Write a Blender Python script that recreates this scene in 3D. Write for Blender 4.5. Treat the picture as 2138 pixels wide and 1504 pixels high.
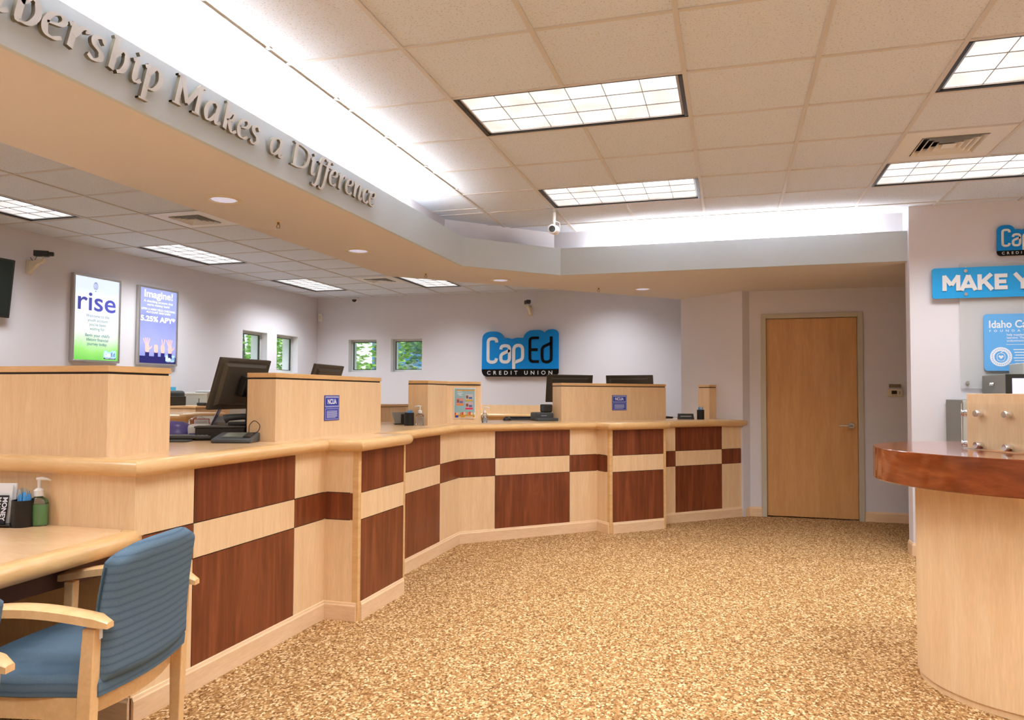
import bpy, bmesh, math, random
from mathutils import Vector, Matrix
random.seed(7)
PI = math.pi
for o in list(bpy.data.objects): bpy.data.objects.remove(o)
C = bpy.context.scene.collection
SC = bpy.context.scene

# ------------------------------------------------------------------ camera
F_PX, YAW, PITCH, ROLL = 1558.9, 0.284777, 0.036382, 0.004497
cam_d = bpy.data.cameras.new('camera'); cam = bpy.data.objects.new('camera', cam_d); C.objects.link(cam)
cam_d.sensor_fit = 'HORIZONTAL'; cam_d.sensor_width = 36.0
cam_d.lens = F_PX / 2138 * 36.0; cam_d.shift_y = 13.81 / 2138
cam_d.clip_start = 0.05; cam_d.clip_end = 200
fw = Vector((-math.sin(YAW) * math.cos(PITCH), math.cos(YAW) * math.cos(PITCH), math.sin(PITCH)))
rt0 = Vector((math.cos(YAW), math.sin(YAW), 0)); up0 = rt0.cross(fw)
rt = rt0 * math.cos(ROLL) + up0 * math.sin(ROLL); up = -rt0 * math.sin(ROLL) + up0 * math.cos(ROLL)
cam.matrix_world = Matrix(((rt.x, up.x, -fw.x, 0), (rt.y, up.y, -fw.y, 0), (rt.z, up.z, -fw.z, 1.31), (0, 0, 0, 1)))
SC.camera = cam

# ------------------------------------------------------------------ world, sun, exposure
SC.view_settings.view_transform = 'Standard'
SC.view_settings.look = 'None'
SC.view_settings.gamma = 1.0
SC.view_settings.use_curve_mapping = False
SC.view_settings.exposure = 0.46
w = bpy.data.worlds.new('world'); SC.world = w; w.use_nodes = True
wn = w.node_tree.nodes; wl = w.node_tree.links
sky = wn.new('ShaderNodeTexSky'); sky.sky_type = 'NISHITA'; sky.sun_disc = False
sky.sun_elevation = math.radians(50); sky.sun_rotation = math.radians(200)
wn['Background'].inputs[1].default_value = 0.22
wl.new(sky.outputs[0], wn['Background'].inputs[0])
sun_d = bpy.data.lights.new('sun', 'SUN'); sun_d.energy = 5.0; sun_d.angle = 0.01; sun_d.color = (1, .95, .86)
sun = bpy.data.objects.new('sun', sun_d); C.objects.link(sun)
sun.rotation_euler = Vector((0.45, -0.5, -1.0)).to_track_quat('-Z', 'Y').to_euler()
LENS_E = 0.60      # troffer lens emission (seen obliquely through the louvre)
TROFFER_W = 21.0   # light thrown downwards by each troffer
COVE_E = 92.0      # cove tube emission
DOWN_E = 40.0

# ------------------------------------------------------------------ dimensions
CH = 2.883; T = 0.6096; GX, GY = -2.036, 3.066
ZC = 1.04
SOF = 2.44

# ------------------------------------------------------------------ materials
def mat(name, col, rough=0.5, metal=0.0, spec=0.5, emit=None, es=0.0, trans=0.0, alpha=1.0, coat=0.0, ior=1.45):
    m = bpy.data.materials.new(name); m.use_nodes = True
    b = m.node_tree.nodes['Principled BSDF']
    b.inputs['Base Color'].default_value = (*col, 1)
    b.inputs['Roughness'].default_value = rough
    b.inputs['Metallic'].default_value = metal
    b.inputs['Specular IOR Level'].default_value = spec
    b.inputs['IOR'].default_value = ior
    b.inputs['Coat Weight'].default_value = coat
    b.inputs['Coat Roughness'].default_value = 0.08
    if emit: b.inputs['Emission Color'].default_value = (*emit, 1); b.inputs['Emission Strength'].default_value = es
    if trans: b.inputs['Transmission Weight'].default_value = trans
    if alpha < 1: b.inputs['Alpha'].default_value = alpha
    return m
def nodes(m):
    nt = m.node_tree
    return nt, nt.nodes, nt.links, nt.nodes['Principled BSDF']
def srgb(r, g, b):
    f = lambda c: (c / 255 / 12.92) if c / 255 <= 0.04045 else ((c / 255 + 0.055) / 1.055) ** 2.4
    return (f(r), f(g), f(b))
def ramp(N, stops):
    r = N.new('ShaderNodeValToRGB'); e = r.color_ramp.elements
    while len(e) < len(stops): e.new(0.5)
    for i, (p, c) in enumerate(stops): e[i].position = p; e[i].color = (*c, 1)
    return r
def coords(N, L, scale):
    tc = N.new('ShaderNodeTexCoord'); mp = N.new('ShaderNodeMapping')
    mp.inputs['Scale'].default_value = scale
    L.new(tc.outputs['Object'], mp.inputs[0]); return mp
def noise(N, L, mp, scale, detail=3, rough=0.5, dist=0.0):
    n = N.new('ShaderNodeTexNoise'); n.inputs['Scale'].default_value = scale
    n.inputs['Detail'].default_value = detail; n.inputs['Roughness'].default_value = rough
    n.inputs['Distortion'].default_value = dist
    L.new(mp.outputs[0], n.inputs['Vector']); return n
def wood(name, cols, stretch, scale, rough, coat=0.0, bump=0.0, dist=0.6):
    m = mat(name, cols[0], rough, coat=coat); nt, N, L, B = nodes(m)
    mp = coords(N, L, stretch); n = noise(N, L, mp, scale, 6, 0.6, dist)
    r = ramp(N, [(0.25, cols[0]), (0.5, cols[1]), (0.78, cols[2])])
    L.new(n.outputs[0], r.inputs[0])
    n2 = noise(N, L, mp, scale * 7, 3, 0.6)
    mx = N.new('ShaderNodeMix'); mx.data_type = 'RGBA'; mx.blend_type = 'MULTIPLY'; mx.inputs[0].default_value = 0.35
    r2 = ramp(N, [(0.3, (0.72, 0.7, 0.68)), (0.7, (1, 1, 1))]); L.new(n2.outputs[0], r2.inputs[0])
    L.new(r.outputs[0], mx.inputs[6]); L.new(r2.outputs[0], mx.inputs[7]); L.new(mx.outputs[2], B.inputs['Base Color'])
    return m
M_MAPLE = wood('maple_laminate', [srgb(234, 196, 150), srgb(240, 206, 161), srgb(245, 215, 173)], (14, 14, 1.2), 1.6, 0.38)
M_MAPLEH = wood('maple_laminate_flat', [srgb(228, 186, 138), srgb(234, 194, 148), srgb(239, 202, 158)], (3, 12, 12), 1.2, 0.22)
M_NOSE = wood('solid_maple', [srgb(216, 170, 112), srgb(228, 184, 126), srgb(238, 200, 146)], (2.2, 2.2, 14), 1.6, 0.28, coat=0.3)
M_CHERRY = wood('cherry_laminate', [srgb(90, 42, 20), srgb(122, 62, 34), srgb(152, 86, 52)], (15, 15, 1.1), 1.1, 0.33, dist=1.2)
M_CHERRYH = wood('cherry_top', [srgb(96, 44, 16), srgb(128, 62, 26), srgb(154, 84, 40)], (2.0, 2.0, 9), 1.3, 0.16, coat=0.5, dist=1.2)
M_DOOR = wood('door_veneer', [srgb(200, 148, 92), srgb(210, 158, 100), srgb(218, 168, 112)], (8, 8, 0.9), 1.4, 0.35)
M_GAP = mat('black_reveal', (0.02, 0.018, 0.018), 0.6)
M_DKWOOD = mat('dark_apron_wood', srgb(84, 48, 36), 0.5)
M_CHAIRW = wood('chair_beech', [srgb(222, 178, 122), srgb(232, 190, 136), srgb(238, 200, 150)], (10, 10, 10), 1.0, 0.35, coat=0.2)
def plain_wall(name, col):
    m = mat(name, col, 0.75); nt, N, L, B = nodes(m)
    mp = coords(N, L, (1, 1, 1)); n = noise(N, L, mp, 220, 2)
    bp = N.new('ShaderNodeBump'); bp.inputs['Strength'].default_value = 0.05; bp.inputs['Distance'].default_value = 0.002
    L.new(n.outputs[0], bp.inputs['Height']); L.new(bp.outputs[0], B.inputs['Normal']); return m
M_WALL = plain_wall('wall_paint', srgb(220, 217, 222))
M_SOFF = plain_wall('soffit_paint', srgb(220, 214, 212))
M_FACE = plain_wall('bulkhead_paint', srgb(200, 211, 218))
M_FRAME = mat('door_frame_paint', srgb(192, 184, 164), 0.45)
M_BASE = wood('baseboard_maple', [srgb(232, 194, 150), srgb(240, 205, 164), srgb(245, 214, 176)], (2, 2, 14), 1.6, 0.35)
# ceiling tile
m = M_TILE = mat('ceiling_tile', srgb(217, 226, 240), 0.9); nt, N, L, B = nodes(m)
mp = coords(N, L, (1, 1, 1)); v = N.new('ShaderNodeTexNoise'); v.inputs['Scale'].default_value = 95; v.inputs['Detail'].default_value = 2
mp2 = coords(N, L, (1.0, 1.7, 1)); L.new(mp2.outputs[0], v.inputs['Vector'])
r = ramp(N, [(0.33, srgb(186, 184, 184)), (0.40, srgb(217, 226, 240))]); L.new(v.outputs[0], r.inputs[0]); L.new(r.outputs[0], B.inputs['Base Color'])
M_TBAR = mat('t_bar_white', srgb(206, 204, 204), 0.5)
# carpet: cut-pile flecks
m = M_CARPET = mat('fleck_carpet', srgb(190, 150, 105), 0.95, spec=0.1); nt, N, L, B = nodes(m)
mp = coords(N, L, (1, 1, 1))
nd = noise(N, L, mp, 60, 3, 0.6)
ad = N.new('ShaderNodeVectorMath'); ad.operation = 'MULTIPLY_ADD'; ad.inputs[1].default_value = (0.012, 0.012, 0.0)
L.new(nd.outputs['Color'], ad.inputs[0]); L.new(mp.outputs[0], ad.inputs[2])
mp2 = N.new('ShaderNodeMapping'); mp2.inputs['Scale'].default_value = (1.0, 0.72, 1); mp2.inputs['Rotation'].default_value = (0, 0, 0.5); L.new(ad.outputs[0], mp2.inputs[0])
v = N.new('ShaderNodeTexVoronoi'); v.inputs['Scale'].default_value = 118; L.new(mp2.outputs[0], v.inputs['Vector'])
sp = N.new('ShaderNodeSeparateColor'); L.new(v.outputs['Color'], sp.inputs[0])
r = ramp(N, [(0.0, srgb(104, 70, 38)), (0.18, srgb(136, 95, 54)), (0.42, srgb(160, 118, 72)), (0.62, srgb(174, 132, 84)), (0.8, srgb(198, 158, 110)), (0.96, srgb(226, 194, 150))])
r.color_ramp.interpolation = 'LINEAR'
L.new(sp.outputs[0], r.inputs[0]); L.new(r.outputs[0], B.inputs['Base Color'])
bp = N.new('ShaderNodeBump'); bp.inputs['Strength'].default_value = 0.7; bp.inputs['Distance'].default_value = 0.004
n3 = noise(N, L, mp, 300, 2); L.new(v.outputs['Distance'], bp.inputs['Height']); L.new(bp.outputs[0], B.inputs['Normal'])
# ribbed blue fabric
m = M_BLUE = mat('blue_ribbed_fabric', srgb(98, 124, 142), 0.9, spec=0.15); nt, N, L, B = nodes(m)
mp = coords(N, L, (1, 1, 1)); wv = N.new('ShaderNodeTexWave'); wv.wave_type = 'BANDS'; wv.bands_direction = 'Z'
wv.inputs['Scale'].default_value = 13; wv.inputs['Distortion'].default_value = 0.8; wv.inputs['Detail'].default_value = 1; L.new(mp.outputs[0], wv.inputs['Vector'])
r = ramp(N, [(0.0, srgb(78, 98, 114)), (0.16, srgb(90, 110, 126)), (1, srgb(95, 115, 130))]); L.new(wv.outputs[0], r.inputs[0])
n = noise(N, L, mp, 420, 2); mx = N.new('ShaderNodeMix'); mx.data_type = 'RGBA'; mx.blend_type = 'MULTIPLY'; mx.inputs[0].default_value = 0.5
r2 = ramp(N, [(0.3, (0.7, 0.7, 0.7)), (0.7, (1.1, 1.1, 1.1))]); L.new(n.outputs[0], r2.inputs[0]); L.new(r.outputs[0], mx.inputs[6]); L.new(r2.outputs[0], mx.inputs[7]); L.new(mx.outputs[2], B.inputs['Base Color'])
bp = N.new('ShaderNodeBump'); bp.inputs['Strength'].default_value = 0.1; bp.inputs['Distance'].default_value = 0.001; L.new(wv.outputs[0], bp.inputs['Height']); L.new(bp.outputs[0], B.inputs['Normal'])
# lights
def lens_mat(name, e, k):
    m = mat(name, (.9, .9, .92), 0.3, emit=(0.93, 0.96, 1.0), es=e); nt, N, L, B = nodes(m)
    mp = coords(N, L, (1, 1, 1)); n = noise(N, L, mp, 5, 1)
    mr = N.new('ShaderNodeMapRange'); mr.inputs['From Min'].default_value = 0.3; mr.inputs['From Max'].default_value = 0.7
    mr.inputs['To Min'].default_value = e * (1 - k); mr.inputs['To Max'].default_value = e * (1 + k)
    L.new(n.outputs[0], mr.inputs[0]); L.new(mr.outputs[0], B.inputs['Emission Strength']); return m
M_LENS = lens_mat('troffer_lens', LENS_E, 0.28)
M_TUBE = mat('fluorescent_tube', (1, 1, 1), 0.4, emit=(1.0, 0.98, 0.96), es=COVE_E)
M_BULB = mat('downlight_lamp', (1, 1, 1), 0.4, emit=(0.9, 0.94, 1.0), es=DOWN_E)
M_REFL = mat('downlight_reflector', (0.8, 0.82, 0.9), 0.18, metal=0.9)
M_WHITE = mat('white_plastic', (0.78, 0.78, 0.77), 0.4)
M_CREAM = mat('cream_plastic', srgb(226, 214, 190), 0.5)
M_BLACK = mat('black_plastic', (0.022, 0.021, 0.02), 0.42)
M_BLACKM = mat('black_metal', (0.03, 0.03, 0.032), 0.35)
M_MON = mat('monitor_back_plastic', srgb(70, 65, 56), 0.34)
M_DGREY = mat('dark_grey_plastic', srgb(72, 76, 78), 0.4)
M_GREY = mat('grey_plastic', srgb(150, 152, 150), 0.5)
M_LGREY = mat('light_grey_paint', srgb(196, 198, 194), 0.45)
M_MACH = mat('machine_grey_paint', srgb(116, 114, 106), 0.45)
M_MACHL = mat('machine_light_paint', srgb(176, 176, 170), 0.4)
M_ALU = mat('brushed_aluminium', srgb(196, 194, 190), 0.32, metal=0.85)
M_CHROME = mat('chrome', (0.82, 0.82, 0.84), 0.12, metal=1.0)
M_SKYBLUE = mat('sky_blue_board', srgb(34, 158, 224), 0.35)
M_LOGOBLUE = mat('logo_blue', srgb(0, 134, 214), 0.45, spec=0.3)
M_LBLUE = mat('light_blue_board', srgb(100, 172, 232), 0.4)
M_LOGOBLK = mat('logo_black', (0.008, 0.007, 0.006), 0.6, spec=0.1)
M_LOGOWHT = mat('logo_white', (0.74, 0.73, 0.73), 0.45)
M_NCUA = mat('royal_blue_print', srgb(42, 64, 168), 0.35)
M_PRINTW = mat('white_print', (0.8, 0.82, 0.88), 0.5)
M_PENB = mat('pen_blue', srgb(78, 162, 228), 0.35)
M_PAPER = mat('white_paper', (0.82, 0.82, 0.83), 0.7)
M_PURPLE = mat('purple_plastic', srgb(92, 82, 150), 0.3)
M_NAVY = mat('navy_card', srgb(34, 24, 92), 0.4)
M_RED = mat('red_print', srgb(176, 44, 52), 0.5)
M_LETF = plain_wall('letter_face', srgb(212, 214, 214))
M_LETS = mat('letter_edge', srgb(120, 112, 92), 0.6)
M_CUP = mat('black_mesh_cup', srgb(40, 38, 36), 0.35, metal=0.3)
def glassy(name, col, rough=0.02, w=1.0):
    return mat(name, col, rough, trans=w, ior=1.45)
M_CLEAR = glassy('clear_plastic', (0.97, 0.97, 0.97))
M_GEL = mat('green_gel', srgb(150, 212, 140), 0.15, trans=0.35, ior=1.36)
M_CGEL = mat('clear_gel', (0.93, 0.94, 0.95), 0.05, trans=0.85, ior=1.36)
M_ACRY = mat('acrylic_sheet', (0.96, 0.97, 0.97), 0.03, trans=1.0, ior=1.1)
def pane_mat():
    m = bpy.data.materials.new('window_glass'); m.use_nodes = True; nt = m.node_tree; N = nt.nodes; L = nt.links
    N.remove(N['Principled BSDF']); g = N.new('ShaderNodeBsdfGlossy'); g.inputs['Roughness'].default_value = 0.02
    t = N.new('ShaderNodeBsdfTransparent'); t.inputs[0].default_value = (0.94, 0.97, 0.96, 1); mx = N.new('ShaderNodeMixShader'); mx.inputs[0].default_value = 0.05
    L.new(t.outputs[0], mx.inputs[1]); L.new(g.outputs[0], mx.inputs[2]); L.new(mx.outputs[0], N['Material Output'].inputs[0]); return m
M_PANE = pane_mat()

# ------------------------------------------------------------------ mesh helpers
class MB:
    def __init__(s): s.v = []; s.f = []; s.mi = []
    def add(s, vs, fs, M=None, mi=0):
        n = len(s.v)
        for p in vs:
            p = Vector(p); s.v.append(M @ p if M else p)
        for f in fs: s.f.append([i + n for i in f]); s.mi.append(mi)
        return s
    def box(s, x0, x1, y0, y1, z0, z1, M=None, mi=0):
        vs = [(x0, y0, z0), (x1, y0, z0), (x1, y1, z0), (x0, y1, z0), (x0, y0, z1), (x1, y0, z1), (x1, y1, z1), (x0, y1, z1)]
        return s.add(vs, [(0, 3, 2, 1), (4, 5, 6, 7), (0, 1, 5, 4), (1, 2, 6, 5), (2, 3, 7, 6), (3, 0, 4, 7)], M, mi)
    def prism(s, poly, z0, z1, M=None, mi=0, mis=None):
        a = sum(poly[i][0] * poly[(i + 1) % len(poly)][1] - poly[(i + 1) % len(poly)][0] * poly[i][1] for i in range(len(poly)))
        if a < 0: poly = poly[::-1]
        n = len(poly)
        vs = [(p[0], p[1], z0) for p in poly] + [(p[0], p[1], z1) for p in poly]
        s.add(vs, [tuple(range(n - 1, -1, -1)), tuple(range(n, 2 * n))], M, mi)
        k = len(s.v) - 2 * n
        for i in range(n):
            j = (i + 1) % n; s.f.append([k + i, k + j, k + n + j, k + n + i]); s.mi.append(mi if mis is None else mis)
        return s
    def lathe(s, prof, seg=32, M=None, mi=0, sx=1, sy=1, a0=0, a1=2 * PI, cap=True):
        full = abs(a1 - a0 - 2 * PI) < 1e-6; k = seg if full else seg + 1
        vs = []
        for r, z in prof:
            for i in range(k):
                a = a0 + (a1 - a0) * i / seg; vs.append((r * sx * math.cos(a), r * sy * math.sin(a), z))
        fs = []
        for j in range(len(prof) - 1):
            for i in range(seg):
                i2 = (i + 1) % k; fs.append((j * k + i, j * k + i2, (j + 1) * k + i2, (j + 1) * k + i))
        if full and cap:
            if prof[0][0] > 1e-5: fs.append(tuple(range(k - 1, -1, -1)))
            if prof[-1][0] > 1e-5: fs.append(tuple((len(prof) - 1) * k + i for i in range(k)))
        return s.add(vs, fs, M, mi)
    def tube(s, pts, r, seg=8, M=None, mi=0, cap=True):
        pts = [Vector(p) for p in pts]; rr = r if isinstance(r, (list, tuple)) else [r] * len(pts)
        vs = []; prev = None
        for i, p in enumerate(pts):
            d = (pts[min(i + 1, len(pts) - 1)] - pts[max(i - 1, 0)]).normalized()
            if prev is None: a = d.orthogonal().normalized()
            else: a = (prev - d * prev.dot(d)).normalized()
            b = d.cross(a); prev = a
            for k in range(seg):
                t = 2 * PI * k / seg; vs.append(p + (a * math.cos(t) + b * math.sin(t)) * rr[i])
        fs = [(i * seg + k, i * seg + (k + 1) % seg, (i + 1) * seg + (k + 1) % seg, (i + 1) * seg + k) for i in range(len(pts) - 1) for k in range(seg)]
        if cap: fs += [tuple(range(seg - 1, -1, -1)), tuple((len(pts) - 1) * seg + k for k in range(seg))]
        return s.add(vs, fs, M, mi)
    def sweep(s, path, prof, M=None, mi=0):
        """sweep closed profile [(out, z)] along 2D path; out = to the right of travel, mitred"""
        n = len(path); vs = []; k = len(prof)
        def nr(a, b):
            dx, dy = b[0] - a[0], b[1] - a[1]; l = math.hypot(dx, dy); return (dy / l, -dx / l)
        for i, p in enumerate(path):
            if i == 0: m = nr(path[0], path[1])
            elif i == n - 1: m = nr(path[-2], path[-1])
            else:
                a = nr(path[i - 1], p); b = nr(p, path[i + 1]); sx, sy = a[0] + b[0], a[1] + b[1]
                q = sx * a[0] + sy * a[1]; q = max(q, 0.3); m = (sx / q, sy / q)
            for o, z in prof: vs.append((p[0] + m[0] * o, p[1] + m[1] * o, z))
        fs = []
        for i in range(n - 1):
            for j in range(k):
                j2 = (j + 1) % k; fs.append((i * k + j, i * k + j2, (i + 1) * k + j2, (i + 1) * k + j))
        fs += [tuple(range(k)), tuple((n - 1) * k + j for j in range(k - 1, -1, -1))]
        return s.add(vs, fs, M, mi)
    def stroke(s, pts, w, z0, z1, M=None, mi=0, mis=None, vert_pen=0.0, closed=False):
        """flat ribbon lettering stroke in xy, thickness z0..z1 (tiny step per stroke so faces never coincide)"""
        s.ns = getattr(s, 'ns', 0) + 1; z1 = z1 + (s.ns % 6) * (0.0003 if z1 - z0 > 0.004 else 0.00006)
        pts = [Vector((p[0], p[1])) for p in pts]; n = len(pts); L = []; R = []
        for i in range(n):
            if closed: a = pts[i - 1]; b = pts[(i + 1) % n]
            else: a = pts[max(i - 1, 0)]; b = pts[min(i + 1, n - 1)]
            d1 = (pts[i] - a); d2 = (b - pts[i])
            if d1.length < 1e-9: d1 = d2
            if d2.length < 1e-9: d2 = d1
            d1 = d1.normalized(); d2 = d2.normalized(); d = (d1 + d2)
            d = d.normalized() if d.length > 1e-6 else d2
            nn = Vector((-d.y, d.x)); mit = 1 / max(0.6, abs(nn.dot(Vector((-d2.y, d2.x)))))
            hw = (w / 2 + vert_pen * abs(d.y) ** 1.3 / 2) * mit
            L.append(pts[i] + nn * hw); R.append(pts[i] - nn * hw)
        k = n if closed else n - 1
        for i in range(k):
            j = (i + 1) % n; q = [L[i], R[i], R[j], L[j]]
            vs = [(p.x, p.y, z0) for p in q] + [(p.x, p.y, z1) for p in q]
            s.add(vs, [(0, 3, 2, 1), (4, 5, 6, 7)], M, mi)
            s.add(vs, [(0, 1, 5, 4), (2, 3, 7, 6)] + ([(3, 0, 4, 7)] if not closed and i == 0 and False else []) + ([(1, 2, 6, 5)] if False else []), M, mi if mis is None else mis)
            if not closed and i == 0: s.add(vs, [(0, 1, 5, 4)], M, mi if mis is None else mis); s.add([vs[0], vs[1], vs[5], vs[4]], [(0, 1, 2, 3)], M, mi if mis is None else mis)
            if not closed and i == k - 1: s.add([vs[2], vs[3], vs[7], vs[6]], [(0, 1, 2, 3)], M, mi if mis is None else mis)
        # long sides
        for side in (L, R):
            for i in range(k):
                j = (i + 1) % n; a, b = side[i], side[j]
                s.add([(a.x, a.y, z0), (b.x, b.y, z0), (b.x, b.y, z1), (a.x, a.y, z1)], [(0, 1, 2, 3)], M, mi if mis is None else mis)
        return s
    def build(s, name, mats, parent=None, smooth=False, bev=0.0, kind=None, subd=0):
        me = bpy.data.meshes.new(name); me.from_pydata([tuple(p) for p in s.v], [], s.f)
        ms = mats if isinstance(mats, (list, tuple)) else [mats]
        for m_ in ms: me.materials.append(m_)
        me.polygons.foreach_set('material_index', s.mi)
        bm = bmesh.new(); bm.from_mesh(me)
        if bev or subd: bmesh.ops.remove_doubles(bm, verts=bm.verts, dist=1e-5)
        if smooth or bev: bmesh.ops.recalc_face_normals(bm, faces=bm.faces)
        bm.to_mesh(me); bm.free()
        if smooth:
            me.polygons.foreach_set('use_smooth', [True] * len(me.polygons))
            try: me.set_sharp_from_angle(angle=math.radians(42))
            except Exception: pass
        o = bpy.data.objects.new(name, me); C.objects.link(o)
        if parent is not None: o.parent = parent
        if bev:
            b = o.modifiers.new('bevel', 'BEVEL'); b.width = bev; b.segments = 2; b.limit_method = 'ANGLE'; b.angle_limit = math.radians(40)
        if subd:
            b = o.modifiers.new('subd', 'SUBSURF'); b.levels = subd; b.render_levels = subd
        if kind: o['kind'] = kind
        return o
def tag(o, label, cat, group=None):
    o['label'] = label; o['category'] = cat
    if group: o['group'] = group
    return o
def thing(name, label, cat, loc=(0, 0, 0), rz=0.0, group=None):
    o = bpy.data.objects.new(name, None); o.empty_display_size = 0.05; C.objects.link(o)
    o.location = loc; o.rotation_euler = (0, 0, rz); return tag(o, label, cat, group)
def copy_tree(o, parent=None):
    c = o.copy(); C.objects.link(c); c.parent = parent
    for ch in list(o.children): copy_tree(ch, c)
    return c
def bx(name, x0, x1, y0, y1, z0, z1, m, parent=None, bev=0.0, kind=None, M=None):
    return MB().box(x0, x1, y0, y1, z0, z1, M).build(name, m, parent, bev=bev, kind=kind)
def frame(origin, right, up=(0, 0, 1)):
    r = Vector(right).normalized(); u = Vector(up).normalized(); n = r.cross(u)
    return Matrix(((r.x, u.x, n.x, origin[0]), (r.y, u.y, n.y, origin[1]), (r.z, u.z, n.z, origin[2]), (0, 0, 0, 1)))
def rotz(a): return Matrix.Rotation(a, 4, 'Z')
def tr(x, y, z): return Matrix.Translation((x, y, z))
def text_geo(body, size, bold=0.0, align='LEFT', fit=None, space=1.0, lines=1.0):
    cu = bpy.data.curves.new('t', 'FONT'); cu.body = body; cu.size = size; cu.offset = bold; cu.align_x = align
    cu.space_character = space; cu.space_line = lines; cu.resolution_u = 4
    ob = bpy.data.objects.new('t', cu); me = bpy.data.meshes.new_from_object(ob)
    vs = [tuple(v.co) for v in me.vertices]; fs = [tuple(p.vertices) for p in me.polygons]
    bpy.data.objects.remove(ob); bpy.data.curves.remove(cu); bpy.data.meshes.remove(me)
    if fit and vs:
        x0 = min(v[0] for v in vs); x1 = max(v[0] for v in vs); k = fit / (x1 - x0)
        c = {'LEFT': x0, 'CENTER': (x0 + x1) / 2}[align]; base = 0 if align == 'CENTER' else 0
        vs = [((v[0] - c) * k + base, v[1], v[2]) for v in vs]
    return vs, fs
def add_text(mb, body, x, y, size, z=0.0, depth=0.0, M=None, mi=0, **kw):
    vs, fs = text_geo(body, size, **kw)
    if depth <= 0:
        mb.add([(a + x, b + y, z) for a, b, c in vs], fs, M, mi); return
    n = len(vs); allv = [(a + x, b + y, z + depth) for a, b, c in vs] + [(a + x, b + y, z) for a, b, c in vs]
    cnt = {}
    for f in fs:
        for i in range(len(f)):
            e = (f[i], f[(i + 1) % len(f)]); cnt[e] = 1
    # doubled verts between faces are merged by position
    pos = {}; idm = []
    for i, v in enumerate(vs):
        key = (round(v[0], 6), round(v[1], 6)); idm.append(pos.setdefault(key, i))
    ed = {}
    for f in fs:
        for i in range(len(f)):
            a, b = idm[f[i]], idm[f[(i + 1) % len(f)]]; ed[(a, b)] = ed.get((a, b), 0) + 1
    sides = [(a, a + n, b + n, b) for (a, b) in ed if (b, a) not in ed]
    mb.add(allv, [tuple(f) for f in fs] + sides, M, mi)
def cr(pts, n=6, closed=False):
    """catmull-rom through 2D points"""
    P = [Vector(p) for p in pts]; out = []
    k = len(P)
    rng = range(k) if closed else range(k - 1)
    for i in rng:
        p0 = P[(i - 1) % k] if closed or i > 0 else P[0] * 2 - P[1]
        p1 = P[i]; p2 = P[(i + 1) % k]
        p3 = P[(i + 2) % k] if closed or i + 2 < k else P[-1] * 2 - P[-2]
        for j in range(n):
            t = j / n
            out.append(0.5 * ((2 * p1) + (-p0 + p2) * t + (2 * p0 - 5 * p1 + 4 * p2 - p3) * t * t + (-p0 + 3 * p1 - 3 * p2 + p3) * t ** 3))
    if not closed: out.append(P[-1])
    return [tuple(p) for p in out]

# ------------------------------------------------------------------ room shell
S45 = math.radians(44)
DU = Vector((math.cos(S45), math.sin(S45))); DN = Vector((math.sin(S45), -math.cos(S45)))
DO = Vector((-2.285, 6.165))
def dp(u, v=0.0): p = DO + DU * u + DN * v; return (p.x, p.y)
XL, YB, XR, YF = -6.6, 11.0, 5.4, -5.0
bx('floor', XL, XR, YF, YB, -0.05, 0.0, M_CARPET, kind='structure')
# left wall (x = XL, thickness 0.3) with two windows; back wall (y = YB) with two windows
WT = 0.28
def holed_wall(name, along0, along1, holes, z0, z1, place):
    mb = MB(); cur = along0
    for a, b, c, d in holes:
        place(mb, cur, a, z0, z1); place(mb, a, b, z0, c); place(mb, a, b, d, z1); cur = b
    place(mb, cur, along1, z0, z1); return mb.build(name, M_WALL, kind='structure')
WL = [(9.02, 9.60, 1.625, 2.195), (9.845, 10.42, 1.625, 2.2)]
WB = [(-6.02, -5.515, 1.655, 2.185), (-5.26, -4.715, 1.655, 2.187)]
holed_wall('wall_left', YF, YB + WT, WL, 0, CH, lambda mb, a, b, c, d: mb.box(XL - WT, XL, a, b, c, d))
holed_wall('wall_back', XL, 1.0, WB, 0, CH, lambda mb, a, b, c, d: mb.box(a, b, YB, YB + WT, c, d))
bx('wall_front', XL, XR, YF - 0.15, YF, 0, CH, M_WALL, kind='structure')
bx('wall_right', XR, XR + 0.15, YF, 6.99, 0, CH, M_WALL, kind='structure')
bx('wall_sign', 1.43, XR, 6.84, 6.99, 0, CH, M_WALL, kind='structure')
# teller return wall (diagonal) and door wall
W2a = Vector((0.126, 8.45)); W2b = Vector((-0.56, 9.045))
MB().prism([tuple(W2a), tuple(W2b), (0.3, 10.0), (1.0, 11.0), (1.0, 11.28), (1.15, 11.28), (1.15, 8.68), (0.126, 8.6)], 0, CH).build('wall_teller_return', M_WALL, kind='structure')
YD = 8.53
mb = MB(); mb.box(0.126, 0.318, YD, YD + 0.14, 0, CH); mb.box(1.333, 2.6, YD, YD + 0.14, 0, CH); mb.box(0.318, 1.333, YD, YD + 0.14, 2.185, CH)
mb.prism([(0.126, 8.45), (0.126, 8.60), (0.2, 8.60), (0.2, 8.53)], 0, CH)
mb.build('wall_door', M_WALL, kind='structure')
bx('wall_alcove_right', 2.6, 2.75, 6.99, YD + 0.14, 0, CH, M_WALL, kind='structure')
# roof slab above ceiling, keeps daylight out
bx('roof', XL - WT, XR + 0.15, YF - 0.15, YB + WT, CH + 0.16, CH + 0.24, M_WHITE, kind='structure')

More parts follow.
